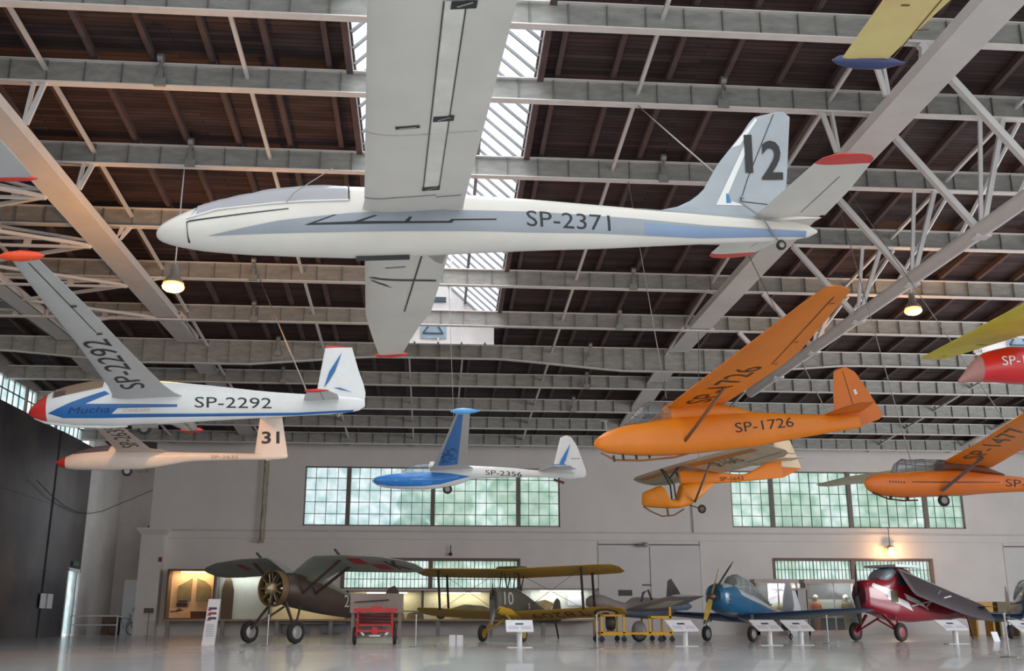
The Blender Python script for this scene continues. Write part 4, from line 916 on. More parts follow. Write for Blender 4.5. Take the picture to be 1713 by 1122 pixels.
def bip(z0, dih, x0, half, lower):
    for sg in (-1, 1):
        w = Surf([(.3 if lower else 0, x0, x0+1.28, z0, .09), (half*.8, x0+.25, x0+1.5, z0+dih*.8, .09), (half*.95, x0+.35, x0+1.48, z0+dih*.95, .08), (half, x0+.65, x0+1.3, z0+dih, .06)], sgn=sg, inc=.24 if not lower else .27); b = w.mesh(MB())
        if lower and sg < 0: w.text(b, 'T8209', (x0+.38, 3.1), (x0+.3, .75), .72, 1, 1, .015); ring = [(3.75+.34*cos(2*pi*k/24), x0+.85+.34*sin(2*pi*k/24)) for k in range(24)]
        if lower and sg < 0:
            for rr, m_ in ((.46, 2), (.36, 3), (.14, 4)):
                vs = [w.low(x0+.88+rr*sin(2*pi*k/24), 3.72+rr*cos(2*pi*k/24), .012+.004*m_) for k in range(24)]; b.add(vs, [tuple(range(24))], m_)
        b.build('lower_wing' if lower else 'upper_wing', [YLW, M('maroon_lettering', (104, 50, 40), .6, var=0), M('roundel_navy', (48, 46, 62), .6, var=0), M('roundel_white', (214, 206, 190), .6, var=0), RDK], t)
bip(2.72, .2, 1.05, 4.47, False); bip(1.12, .28, 1.3, 4.47, True)
for sg in (-1, 1):
    MB().bar((1.45, sg*3.1, 1.2), (1.25, sg*3.1, 2.75), .035, .09).bar((2.35, sg*3.2, 1.2), (2.15, sg*3.2, 2.75), .035, .09).tube([(1.5, sg*3.1, 1.22), (1.2, sg*.4, 2.6)], .008, 4).tube([(1.3, sg*3.1, 2.7), (1.5, sg*.4, 1.05)], .008, 4).build('interplane_strut', M('strut_black', (46, 42, 40), .5), t)
    MB().bar((1.2, sg*.3, 1.95), (1.35, sg*.3, 2.6), .03, .05).bar((1.9, sg*.3, 1.95), (1.6, sg*.3, 2.6), .03, .05).bar((1.9, sg*.3, 1.95), (2.2, sg*.3, 2.6), .03, .05).build('cabane_strut', M('strut_black'), t)
    g = MB().bar((.7, sg*.2, 1.05), (.85, sg*.8, .3), .05, .06).bar((1.5, sg*.2, .9), (.85, sg*.8, .3), .04, .05).bar((.85, 0, .75), (.85, sg*.8, .3), .04, .04); g.build('gear_strut', YLW, t)
    gear_wheel(t, .85, sg*.85, .32, .17, M('hub_yellow', (170, 136, 60), .5))
    Surf([(.03, 5.3, 6.4, .95, .06), (1.4, 5.6, 6.3, .95, .05)], sgn=sg).mesh(MB()).build('tailplane', YLW, t)
MB().loft([[(1.15+a, y, 2.78+b) for a, b in ((0, 0), (.3, .07), (.8, .08), (1.15, .02), (.8, -.1), (.3, -.1))] for y in (-.45, -.3, .3, .45)], True).build('fuel_tank', CAM, t)
v = Surf(poly_sections([(5.4, .85), (5.6, 1.2), (5.9, 1.6), (6.2, 1.72), (6.5, 1.62), (6.65, 1.2), (6.6, .75)], .07, 12), 'v'); b = v.mesh(MB()); vq(b, [(5.62, .95), (5.78, .95), (5.85, 1.2), (5.66, 1.15)], 1, .01); b.build('fin', [CAM, M('faded_white_lettering')], t)
for x in (2.3, 3.1): MB().add([(x-.1, -.2, 1.85-.2*(x-2.3)), (x-.1, .2, 1.85-.2*(x-2.3)), (x+.05, .16, 2.1-.2*(x-2.3)), (x+.05, -.16, 2.1-.2*(x-2.3))], [(0, 1, 2, 3)]).build('windscreen', PLEX, t)
MB().bar((6.0, 0, .7), (6.3, 0, .04), .05, .07).build('tail_skid', DKG, t)

# --- D/F: low-wing trainers
SBL = M('steel_blue_paint', (34, 96, 134), .28, var=.12, scale=1.5, coat=.3); SBD = M('deep_blue_paint', (20, 62, 104), .3, var=.1, coat=.3); UNG = M('underside_pale_grey', (128, 132, 136), .5, var=.1)
def low_wing(name, label, X, Y, yaw, prop_rot, blade, blade2):
    t = thing(name, label, 'airplane', (X, Y, 0), (0, 0, D(yaw)))
    F = Fus([(.15, 2.0, 1.35, .3), (.25, 2.12, 1.22, .42), (.7, 2.2, 1.05, .5), (1.3, 2.16, .95, .48), (2.2, 1.95, .9, .45), (3.2, 1.75, .88, .42), (4.4, 1.45, .85, .3), (6.0, 1.15, .85, .14), (7.0, 1.0, .9, .04)], 2.4)
    mb = F.mesh(MB()); F.decal(mb, [(1.6, 1.75), (2.3, 1.6), (4.2, 1.25), (6.0, 1.05), (6.0, 1.2), (4.2, 1.55), (3.0, 1.9), (2.0, 2.1), (1.5, 1.95)], 1, .004)
    F.decal(mb, [(.3, 2.0), (1.2, 2.08), (1.2, 2.2), (.4, 2.2)], 1, .004); F.decal(mb, [(.55, 1.1), (1.0, .95), (3.0, .8), (3.0, 1.0), (1.0, 1.1)], 2, .004)
    for k in range(3): F.decal(mb, [(.5, 1.62-.14*k), (.62, 1.62-.14*k), (.62, 1.70-.14*k), (.5, 1.70-.14*k)], 3, .006)
    mb.build('fuselage', [SBL, M('pale_silver_paint', (178, 184, 190), .35, metal=.2), UNG, DKG], t)
    cf = Fus([(1.45, 2.1, 1.9, .2), (1.6, 2.48, 1.8, .3), (1.95, 2.56, 1.7, .32), (2.8, 2.38, 1.6, .3), (3.7, 2.02, 1.5, .22), (4.7, 1.55, 1.4, .1)], 2.2)
    cn = cf.mesh(MB(), 24).build('canopy', glass_mat('canopy_dusty', (176, 182, 180), .55, .15), t); fr = MB()
    for x in (1.6, 2.05, 2.6, 3.1, 3.6): fr.tube([cf.side(x, z, .012, -1) for z in (1.85, 2.1, 2.3, 2.45, 2.6)]+[cf.side(x, z, .012, 1) for z in (2.45, 2.3, 2.1, 1.85)], .02, 5)
    for sg in (-1, 1): fr.tube([cf.side(x, z, .012, sg) for x, z in ((1.55, 2.05), (2.2, 2.1), (3.0, 2.0), (3.8, 1.75))], .018, 5)
    fr.build('canopy_frame', M('pale_silver_paint'), cn)
    MB().lathe([(.02, -.25), (.09, -.18), (.13, 0), (.13, .12)], (0.05, 0, 1.68), 'x', 18).build('spinner', M('spinner_brown', (96, 62, 44), .4), t)
    pb = MB()
    for i, s_ in enumerate((-1, 1)):
        rs = []
        for k in range(14):
            r = .06+1.02*k/13; tw = D(60-42*k/13); ch = (.04+.075*sin(pi*min(1, k/13*.9+.12))); c, q = cos(tw), sin(tw); ra = D(prop_rot)
            ring = []
            for a, b_ in ((-1, 0), (0, 1), (1, 0), (0, -1)):
                x, y, z = (-.04+ch*c*a+.02*b_*q, ch*q*a*s_-.02*b_*c, s_*r); ring.append((x, y*cos(ra)-z*sin(ra), 1.68+y*sin(ra)+z*cos(ra)))
            rs.append(ring)
        pb.loft(rs, True, 0, True, False, lambda a_, k, s_=s_: 1 if (a_ >= 11 and s_ < 0) else 0)
    if blade2:
        pb.loft([[(-.06+.1*a*cos(D(30)), -(r*.62)+.1*a, 1.68+r*.78+.02*b_) for a, b_ in ((-1*q, 0), (0, 1), (q, 0), (0, -1))] for r, q in ((.05, .5), (.5, .9), (1.0, 1.1), (1.4, .8), (1.62, .25))], True, 2, True)
    pb.build('propeller', [M('blade_yellow_tan', (190, 156, 74), .4) if blade else DKG, DKG, M('blade_dark_brown', (58, 46, 44), .4)], t)
    for sg in (-1, 1):
        w = Surf([(.35, 1.35, 3.5, .98, .14), (1.2, 1.4, 3.35, 1.0, .14), (3.9, 1.65, 2.95, 1.2, .12), (4.9, 1.85, 2.75, 1.28, .1), (5.3, 2.15, 2.5, 1.3, .07)], sgn=sg, inc=.13); b = w.mesh(MB())
        w.patch(b, [(1.62, .4), (3.2, .4), (2.8, 4.8), (2.05, 4.8)], 1, .004); b.build('wing', [SBD, UNG], t)
        Surf([(.05, 6.0, 7.0, 1.15, .07), (1.5, 6.3, 6.95, 1.15, .06)], sgn=sg).mesh(MB()).build('tailplane', SBL, t)
        MB().tube([(1.35, sg*.95, 1.0), (1.25, sg*.98, .35)], .06, 8).bar((1.5, sg*.95, .75), (1.9, sg*.95, 1.0), .05, .04).build('gear_strut', CHROME, t)
        gear_wheel(t, 1.22, sg*.98, .3, .18)
    v = Surf(poly_sections([(6.0, 1.0), (6.2, 1.8), (6.5, 2.35), (6.85, 2.45), (7.1, 2.2), (7.25, 1.4), (7.0, .9)], .07, 12), 'v'); b = v.mesh(MB()); vq(b, [(6.72, 1.0), (6.78, 1.0), (6.85, 2.4), (6.79, 2.4)], 1); b.build('fin', [M('pale_silver_paint'), SBD], t)
    MB().wheel((6.7, 0, .13), .13, .08).tube([(6.7, 0, .13), (6.5, 0, .9)], .03, 6).build('tail_wheel', [TYRE, HUB], t)
    return t
low_wing('trainer_plane', 'blue low-wing trainer with long silver canopy and a yellow-and-brown propeller', gX(1193, 39.4), 39.4, 46, 20, True, True)
low_wing('trainer_plane', 'blue low-wing airplane cut off by the right edge, dark propeller blade showing', gX(1738, 43.5), 43.5, 70, 78, False, False)

# --- E: red cabin monoplane with folded wings
MRD = M('crimson_paint', (140, 22, 40), .25, var=.1, coat=.4, scale=1.3); DRED = M('dark_maroon_paint', (70, 30, 36), .35, var=.2)
t = thing('cabin_plane', 'crimson high-wing cabin airplane with white lightning flash and folded wings', 'airplane', (gX(1440, 40.2), 40.2, 0), (0, 0, D(30)))
F = Fus([(.05, 2.2, 1.3, .3), (.15, 2.3, 1.2, .38), (.8, 2.38, 1.02, .46), (1.5, 2.55, .85, .52), (1.9, 2.85, .78, .55), (2.8, 2.85, .72, .55), (3.6, 2.35, .74, .48), (4.8, 1.85, .8, .32), (6.2, 1.45, .85, .16), (7.4, 1.25, .95, .05)], 3.2)
mb = F.mesh(MB()); F.decal(mb, [(.35, 2.1), (1.2, 1.75), (1.15, 1.62), (2.7, 1.15), (2.3, 1.6), (3.4, 1.35), (3.9, 1.2), (3.2, 1.55), (2.15, 1.85), (2.4, 1.5), (1.5, 1.75), (1.7, 1.9), (.5, 2.22)], 1, .004)
F.decal(mb, [(1.75, 2.15), (2.5, 2.15), (2.5, 2.72), (1.95, 2.72)], 2, .006); F.decal(mb, [(2.62, 2.1), (3.2, 2.1), (3.1, 2.6), (2.62, 2.7)], 2, .006); F.decal(mb, [(1.35, 1.5), (1.75, 1.5), (1.75, 1.95), (1.35, 1.95)], 3, .007)
mb.build('fuselage', [MRD, WHT, M('window_dark_glass', (58, 60, 70), .15, var=0), M('vent_olive', (84, 74, 50), .5, var=.2)], t)
Fus([(1.05, 2.45, 2.2, .3), (1.35, 2.72, 2.2, .42), (1.9, 2.88, 2.2, .46)], 3).mesh(MB(), 24).build('windscreen', glass_mat('windscreen_blue_grey', (170, 184, 196), .5), t)
MB().lathe([(.3, .0), (.34, -.03), (.3, -.05), (.1, -.08)], (.05, 0, 1.75), 'x', 24).build('cowling_front', DRED, t)
pb = MB()
for s_ in (-1, 1):
    rs = []
    for k in range(12):
        r = .05+1.1*k/11; ch = .05+.06*sin(pi*min(1, k/11*.9+.1)); rs.append([(-.1+.12*(r*r)*.5+ch*.5*a+.015*b_, ch*.8*a*s_, 1.78+s_*r) for a, b_ in ((-1, 0), (0, 1), (1, 0), (0, -1))])
    pb.loft(rs, True, 0, True)
pb.build('propeller', M('propeller_black', (44, 52, 50), .4), t)
MB().box(1.5, 3.1, -.75, .75, 2.86, 2.96).build('centre_section', M('pale_silver_paint'), t)
WGR = M('folded_wing_dark', (60, 52, 56), .45, var=.15, scale=1); LE_ = M('wing_edge_grey', (170, 166, 164), .4)
for sg in (-1, 1):
    mb = MB(); rs = []
    for i in range(9):
        k = i/8; x = 1.9+5.6*k; z = 2.82-1.35*k; y0 = sg*.55; c_ = 1.35*(1-.3*k**3); q = []
        for u, h in ((0, 0), (.1, .05), (.5, .08), (.85, .07), (1, 0), (.85, -.05), (.5, -.06), (.1, -.03)): q.append((x, y0+sg*(.55*c_*u+h*.9), z-.8*c_*u+h*.5))
        rs.append(q)
    mb.loft(rs, True, 0, True, False, lambda i, k: 1 if k in (0, 7) else 0); mb.build('wing', [WGR, LE_], t)
    MB().bar((2.6, sg*.52, 1.35), (4.4, sg*1.15, 1.75), .08, .05).bar((3.6, sg*.5, 1.3), (3.75, sg*1.15, 1.95), .05, .04).build('wing_strut', LE_, t)
    g = MB().bar((.9, sg*.4, 1.0), (1.0, sg*1.0, .35), .08, .1).bar((1.7, sg*.4, .9), (1.0, sg*1.0, .35), .07, .08).bar((1.0, 0, .85), (1.0, sg*1.0, .35), .05, .05); g.build('gear_strut', MRD, t)
    gear_wheel(t, 1.0, sg*1.05, .36, .2, M('hub_red', (130, 44, 48), .5))
    Surf([(.05, 6.6, 7.5, 1.35, .06), (1.4, 6.8, 7.4, 1.35, .05)], sgn=sg).mesh(MB()).build('tailplane', DRED, t)
Surf(poly_sections([(6.6, 1.2), (7.0, 1.6), (7.4, 1.75), (7.8, 1.6), (7.8, 1.0)], .06, 10), 'v').mesh(MB()).build('fin', MRD, t)
MB().bar((7.2, 0, 1.0), (7.5, 0, .04), .05, .08).build('tail_skid', DRED, t)

# --- C: small grey jet with raised wings on a yellow trolley
GRJ = M('jet_warm_grey', (140, 132, 132), .45, var=.15, scale=1.4); BLJ = M('jet_blue_grey', (104, 122, 142), .4, var=.12, scale=1.2); YTR = M('trolley_yellow', (222, 166, 26), .45, var=.08)
JY = 40.6; JX = gX(1060, JY)
t = thing('jet_airframe', 'grey and pale blue jet airframe with raised wing carried on a yellow trolley', 'airplane', (JX-1.85, JY, 0), (0, 0, D(6)))
F = Fus([(0, 1.6, 1.35, .06), (.15, 1.72, 1.25, .2), (.6, 1.76, 1.15, .3), (1.2, 1.55, 1.0, .34), (1.9, 1.42, .9, .4), (2.6, 1.45, .85, .38), (3.2, 1.5, .95, .3), (3.8, 1.56, 1.2, .15), (4.2, 1.58, 1.45, .04)], 2.2)
mb = F.mesh(MB()); F.decal(mb, [(1.2, 1.22), (1.8, 1.2), (3.2, 1.15), (3.2, .8), (1.6, .8), (1.2, 1.0)], 1, .004); F.decal(mb, [(.25, 1.25), (.95, 1.35), (.95, 1.1), (.5, 1.1)], 2, .006); mb.build('fuselage', [GRJ, BLJ, M('panel_dark_brown', (70, 56, 54), .5)], t)
for sg in (-1, 1):
    w = Surf([(.2, 1.4, 3.4, 1.15, .12), (1.4, 1.9, 3.6, 1.42, .1), (2.6, 2.6, 3.9, 1.68, .07)], sgn=sg); b = w.mesh(MB()); w.patch(b, [(2.0, .9), (3.0, .9), (3.3, 2.0), (2.6, 2.0)], 1, .005); b.build('wing', [GRJ, M('panel_pale_green', (190, 194, 184), .5)], t)
    MB().lathe([(.03, -.5), (.14, -.35), (.17, 0), (.14, .4), (.05, .55)], (3.4, sg*.95, 1.32), 'x', 14).build('engine_pod', BLJ, t)
Surf(poly_sections([(3.25, 1.5), (3.35, 2.35), (3.5, 2.4), (3.85, 1.85), (3.9, 1.5)], .06, 10), 'v').mesh(MB()).build('fin', M('fin_dark', (64, 60, 58), .5), t)
MB().tube([(2.2, -.1, 1.5), (2.3, -.1, 1.85), (2.5, -.1, 1.95), (2.65, -.1, 1.55)], .05, 8).build('intake_scoop', M('fin_dark'), t)
MB().sphere((1.95, -.5, .42), .3, .22, .36).wheel((1.95, -.5, .3), .3, .2, mt=1, mh=1).build('nose_wheel_fairing', [M('fairing_grey', (128, 124, 126), .4), TYRE], t)
t = thing('trolley', 'yellow wheeled steel trolley under the grey jet airframe', 'trolley', (JX-.1, JY-.1, 0))
mb = MB()
for y in (-.75, .75):
    mb.bar((-1.35, y, .32), (-.3, y, .32), .08, .12).bar((.3, y, .32), (1.45, y, .32), .08, .12).bar((-.3, y, .32), (.3, y, .32), .06, .08)
    for x in (-1.3, -.45, 1.35): mb.bar((x, y, .32), (x, y, 1.0 if x < 0 else 1.3), .08, .08)
    mb.bar((.55, y, .32), (.55, y, .95), .08, .08).bar((.5, y, .92), (1.4, y, .92), .08, .08).bar((-1.3, y, .98), (-.45, y, .98), .08, .08)
for x in (-1.3, -.45, .55, 1.35): mb.bar((x, -.75, .32), (x, .75, .32), .08, .08)
mb.build('frame', YTR, t)
for x in (-1.3, -.45, 0.95, 1.4):
    for y in (-.75, .75): MB().wheel((x, y, .11), .11, .05, n=14).bar((x, y, .11), (x, y, .3), .05, .05).build('caster', [DKG, DKG], t)
tag(MB().lathe([(.05, -.18), (.24, -.16), (.3, 0), (.24, .16), (.05, .18)], (JX-1.0, JY-.5, .72), 'x', 20).bar((JX-1.0, JY-.5, .4), (JX-1.0, JY-.5, .6), .25, .2).build('wheel_drum', [M('drum_dark', (58, 56, 54), .5)]), 'dark rounded drum strapped on the left end of the yellow trolley', 'drum')
# ================================================================ things on the floor and along the wall
def pz(py, Y):
    d = fwd-upv*((py-561)/1700); return EYE+d.z/d.y*Y
# red cart with grey crate
CRD = M('cart_red', (190, 36, 34), .4, var=.08)
cx, cy = gX(628, 36.5), 36.5
t = thing('service_cart', 'red two-wheeled steel service cart in front of the fighter', 'cart', (cx, cy, 0))
mb = MB().box(-.72, .72, -.45, .45, 1.08, 1.2).box(-.15, .18, -.3, .3, 1.2, 1.27)
for x in (-.6, .6):
    for y in (-.35, .35): mb.bar((x*1.0, y, .3), (x*.95, y, 1.1), .06, .06)
mb.box(-.6, .6, -.4, .4, .42, .5).box(-.58, .58, -.38, .38, .62, .68).box(-.08, .1, -.42, -.36, .35, .58)
mb.build('frame', CRD, t)
mb = MB()
for z in (.76, .86, .97): mb.tube([(-.55, -.4, z), (.55, -.4, z)], .025, 6)
mb.box(-.5, .5, -.3, .3, .7, 1.02); mb.build('generator', M('generator_dark_red', (98, 34, 34), .5, var=.3, scale=6), t)
MB().box(-.18, .2, -.44, -.4, .28, .33).tube([(-.45, -.42, .4), (-.35, -.46, .32)], .04, 6).tube([(.45, -.42, .4), (.35, -.46, .32)], .04, 6).build('tow_bar', M('label_white', (220, 216, 214), .5), t)
for x in (-.68, .68): MB().wheel((x, -.1, .3), .3, .12, 'x').build('wheel', [TYRE, HUB], t)
tag(MB().box(cx-.95, cx+.9, cy+.9, cy+1.7, 1.05, 1.72).box(cx-.9, cx-.8, cy+.95, cy+1.05, 0, 1.05).box(cx+.75, cx+.85, cy+.95, cy+1.05, 0, 1.05).box(cx-.9, cx-.8, cy+1.55, cy+1.65, 0, 1.05).box(cx+.75, cx+.85, cy+1.55, cy+1.65, 0, 1.05).bar((cx-.8, cy+.88, 1.42), (cx+.4, cy+.88, 1.5), .03, .04, 1).build('crate', [M('crate_grey_brown', (150, 138, 132), .7, var=.12, scale=.8), DKG]), 'grey-brown box on thin legs standing behind the red service cart', 'crate')
# display kiosk
t = thing('info_column', 'tall white leaning information column with small pictures, left of the fighter', 'sign', (gX(352, 36.3), 36.3, 0))
mb = MB().add([(-.22, -.1, 0), (.18, -.1, 0), (.18, .1, 0), (-.22, .1, 0), (-.1, -.08, 1.5), (.28, -.08, 1.5), (.28, .08, 1.5), (-.1, .08, 1.5)], [(0, 3, 2, 1), (4, 5, 6, 7), (0, 1, 5, 4), (1, 2, 6, 5), (2, 3, 7, 6), (3, 0, 4, 7)])
mb.build('panel', M('panel_white', (226, 228, 234), .4, var=.03), t)
mb = MB()
for k, z in enumerate((1.16, 1.0, .84)): mb.box(-.06, .2, -.105, -.095, z, z+.07, k % 2).box(-.1, .02, -.106, -.096, z-.04, z, 1)
for k in range(6): mb.box(-.1, .15, -.106, -.1, .3+.07*k, .32+.07*k, 2)
mb.build('pictures', [M('picture_navy', (52, 50, 84), .5, var=0), M('picture_red', (150, 60, 66), .5, var=0), M('text_grey', (160, 160, 168), .5, var=0)], t)
# two low white boxes
for i, (px, lb) in enumerate(((757, 'left of the two small white boxes on the floor before the biplane'), (769.5, 'right of the two small white boxes on the floor before the biplane'))):
    x = gX(px, 35.0); mb = MB().box(x-.105, x+.105, 34.9, 35.1, 0, .34); tag(mb.build('floor_box', M('panel_white')), lb, 'box', 'low white floor boxes')
# reading desks
def lectern(px, Y, tilt, label, leg=True):
    t = thing('lectern', label, 'lectern', (gX(px, Y), Y, 0))
    MB().add([(-.42+tilt*.0, -.18, .5), (.42, -.18, .5), (.42-tilt, .2, .82), (-.42-tilt, .2, .82), (-.42, -.18, .46), (.42, -.18, .46), (.42-tilt, .2, .78), (-.42-tilt, .2, .78)], [(0, 1, 2, 3), (4, 7, 6, 5), (0, 4, 5, 1), (1, 5, 6, 2), (2, 6, 7, 3), (3, 7, 4, 0)]).build('desk_top', M('panel_white'), t)
    q = MB(); f_ = lambda u, v: (-.42+.84*u-tilt*v, -.18+.38*v, .503+.32*v)
    for (a, b, c, d) in ((.35, .65, .55, .7),): q.add([f_(a, c), f_(b, c), f_(b, d), f_(a, d)], [(0, 1, 2, 3)], 0)
    for k in range(4): q.add([f_(.08, .15+.08*k), f_(.45, .15+.08*k), f_(.45, .18+.08*k), f_(.08, .18+.08*k)], [(0, 1, 2, 3)], 1).add([f_(.55, .15+.08*k), f_(.92, .15+.08*k), f_(.92, .18+.08*k), f_(.55, .18+.08*k)], [(0, 1, 2, 3)], 1)
    q.build('printed_text', [M('picture_navy'), M('text_grey')], t)
    MB().lathe([(.085, .02), (.085, .62)], (0, .02, 0), 'z', 16).build('column', M('column_white', (222, 222, 224), .4, var=.03), t)
    MB().box(-.38, .38, -.2, .2, 0, .025).build('base_plate', M('column_white'), t)
lectern(869, 32.5, 0.0, 'white reading desk standing in front of the biplane')
lectern(1145, 33.5, .18, 'white reading desk between the yellow trolley and the blue trainer')
lectern(1286, 34.5, .2, 'left of the two white reading desks in front of the blue trainer')
lectern(1338, 34.7, .2, 'right of the two white reading desks in front of the blue trainer')
lectern(1596, 36.0, .22, 'white reading desk in front of the crimson airplane')
lectern(1722, 32.0, .2, 'white reading desk cut off by the right frame edge')
# small tilted floor sign
x = gX(1664, 40.5)
t = thing('floor_sign', 'small white tilted sign on the floor right of the crimson airplane', 'sign', (x, 40.5, 0)); MB().add([(-.12, 0, 0), (.14, 0, 0), (.1, .1, .36), (-.16, .1, .36), (-.12, .03, 0), (.14, .03, 0), (.1, .13, .36), (-.16, .13, .36)], [(0, 1, 2, 3), (7, 6, 5, 4), (0, 4, 5, 1), (1, 5, 6, 2), (2, 6, 7, 3), (3, 7, 4, 0)]).build('panel', M('panel_white'), t)
# barrier posts with rope
def post(px, Y, label, h=.95):
    t = thing('barrier_post', label, 'barrier post', (gX(px, Y), Y, 0), group='barrier posts')
    MB().lathe([(.2, 0), (.2, .015), (.05, .03)], (0, 0, 0), 'z', 24).build('base', M('post_base_grey', (128, 122, 118), .4, metal=.4), t)
    MB().tube([(0, 0, .02), (.0, 0, h)], .022, 10).tube([(0, 0, h-.02), (0, 0, h+.04)], .03, 10).build('pole', M('post_grey', (178, 176, 174), .35, metal=.3), t)
    return t
post(449, 35.4, 'thin grey barrier post under the engine of the olive fighter'); post(696, 33.5, 'thin grey barrier post right of the red cart'); post(998, 31.5, 'thin grey barrier post at the left end of the yellow trolley'); post(1681, 23.5, 'thin barrier post nearest the camera, by the right edge'); post(1383, 37.5, 'thin grey barrier post under the right wing of the blue trainer')
tag(MB().tube([(gX(1681, 23.5), 23.5, .9)]+[(gX(1681, 23.5)+k*1.2, 23.5-.1*k, .9-.35*sin(pi*min(1, k/4))) for k in range(1, 5)], .012, 6).build('barrier_rope', CABLE), 'thin barrier rope running right from the nearest post', 'rope')

# --- showcases along the back wall
WARM = M('case_backing_warm', (228, 190, 150), .7, var=.08); CW = M('case_backing_white', (222, 224, 214), .7, var=.05); CFRM = M('case_frame_brown', (104, 84, 70), .6); LEDG = M('case_ledge_tan', (168, 142, 116), .6, var=.1); CREAMB = M('case_backing_cream', (226, 216, 176), .7, var=.08)
LT = bpy.data.materials.new('case_tube_warm'); LT.use_nodes = True; LT.node_tree.nodes['Principled BSDF'].inputs['Emission Color'].default_value = (1, .8, .5, 1); LT.node_tree.nodes['Principled BSDF'].inputs['Emission Strength'].default_value = 3.5
LTW = bpy.data.materials.new('case_tube_white'); LTW.use_nodes = True; LTW.node_tree.nodes['Principled BSDF'].inputs['Emission Color'].default_value = (.95, 1, .92, 1); LTW.node_tree.nodes['Principled BSDF'].inputs['Emission Strength'].default_value = 3
CY = 57.9
def case(px0, px1, py0, py1, label, back, frame, light, dep=.7, power=25, lc=(1, .85, .6), nm='display_case'):
    Yf = CY-dep; x0, x1, z1, z0 = gX(px0, Yf), gX(px1, Yf), pz(py0, Yf), pz(py1, Yf)
    t = thing(nm, label, 'display case', (x0, Yf, z0)); w, h = x1-x0, z1-z0
    MB().box(.0, w, dep-.04, dep, 0, h).box(0, w, 0, dep, -.05, .0).build('back_panel', back, t)
    f = MB().box(-.05, .04, -.04, dep, -.05, h+.06).box(w-.04, w+.05, -.04, dep, -.05, h+.06).box(-.05, w+.05, -.04, dep, h, h+.08).box(-.05, w+.05, -.06, .06, -.1, .02); f.build('frame', frame, t)
    if light:
        MB().tube([(w*.25, .2, h-.06), (w*.8, .2, h-.06)], .03, 8).build('light_tube', light, t)
        l = bpy.data.lights.new('case_light', 'AREA'); l.shape = 'RECTANGLE'; l.size = w*.8; l.size_y = .15; l.energy = power; l.color = lc
        o = bpy.data.objects.new('case_light', l); COL.objects.link(o); o.parent = t; o.location = (w/2, .2, h-.1); o.rotation_euler = (D(25), 0, 0)
    return t, w, h
t, w, h = case(275, 354, 956, 1034, 'warmly lit display case holding two painted wing panels, leftmost on the wall', WARM, CFRM, LT, power=26, lc=(1, .72, .42))
WP = M('wing_panel_olive', (132, 118, 84), .6, var=.3, scale=3)
for px, lb, s_ in ((.32, 'left', -1), (.72, 'right', 1)):
    o = MB().prism([(-.36, -.6), (.36, -.6), (.36, .2 if s_ > 0 else .62), (.1, .45), (-.36, .62 if s_ > 0 else .2)], lambda u, v, q: (u, q, v), 0, .06).build('wing_relic', WP, loc=(t.location.x+w*px, CY-.14, t.location.z+h*.6)); tag(o, 'weathered olive wing panel on the %s side of the warm display case' % lb, 'wing panel')
tag(MB().box(-.28, .28, 0, .1, 0, .22).bar((-.2, .05, .3), (.25, .05, .3), .08, .08).build('model_plane', M('relic_dark', (70, 56, 50), .6), loc=(t.location.x+w*.3, CY-.3, t.location.z+h*.24)), 'dark relic mounted low in the warm display case', 'relic')
tag(MB().bar((-.35, 0, .06), (.3, 0, .14), .1, .06).bar((0, -.1, .08), (.1, .1, .2), .1, .08).build('relic', M('relic_dark'), loc=(t.location.x+w*.22, CY-.4, t.location.z+.28)), 'small dark metal relic on the left floor of the warm display case', 'relic')
tag(MB().box(-.5, .5, -.1, .1, 0, .3).box(-.55, .55, -.12, .12, .3, .34).build('relic_crate', M('relic_brown', (98, 62, 46), .7, var=.2), loc=(t.location.x+w*.72, CY-.35, t.location.z+.02)), 'brown box at the right floor of the warm display case', 'box')
t, w, h = case(357, 448, 962, 1036, 'pale display case with a pointed dark wooden board inside, behind the olive fighter wing', CW, M('case_frame_grey', (150, 144, 140), .6), LTW, power=10, lc=(.9, 1, .95))
tag(MB().prism([(-.3, 0), (.3, 0), (.32, 1.5), (.2, 2.0), (0, 2.3), (-.2, 2.0), (-.32, 1.5)], lambda u, v, q: (u, q, v), 0, .08).build('wooden_board', M('board_brown', (104, 84, 64), .6, var=.15, stretch=(4, 1, .5)), loc=(t.location.x+w*.2, CY-.35, t.location.z+.01)), 'tall dark wooden board with a pointed top inside the pale case', 'board')
t, w, h = case(450, 578, 990, 1040, 'long low cream display case behind the olive fighter fuselage', CREAMB, M('case_frame_grey'), LT, power=12)
t, w, h = case(580, 705, 990, 1036, 'display case with small aircraft pictures behind the grey crate', CREAMB, M('case_frame_grey'), LTW, power=16, lc=(1, .98, .8))
for k in range(4): tag(MB().prism([(-.5, 0), (.5, 0), (.4, .35), (.1, .42), (-.4, .3)], lambda u, v, q: (u, q, v), 0, .2).build('engine_relic', M('relic_tan', (150, 130, 100), .6, var=.3, scale=5), loc=(t.location.x+.5+k*1.05, CY-.4, t.location.z+.02)), 'small tan relic on the floor of the case behind the crate, %s' % ('leftmost', 'second from left', 'third from left', 'rightmost')[k], 'relic')
t, w, h = case(707, 828, 990, 1036, 'display case behind the left wings of the biplane', CREAMB, M('case_frame_grey'), LTW, power=16, lc=(1, .98, .85))
tag(MB().box(-.6, .6, -.1, .1, 0, .16).prism([(-1.1, .1), (1.0, .1), (1.3, .45), (.6, .7), (-.4, .78), (-1.2, .55)], lambda u, v, q: (u, q, v), -.15, .15).build('aircraft_model', M('relic_olive', (136, 132, 100), .6, var=.25, scale=2), loc=(t.location.x+w*.68, CY-.4, t.location.z+.02)), 'big pale olive model hull in the case between the biplane wings', 'model')
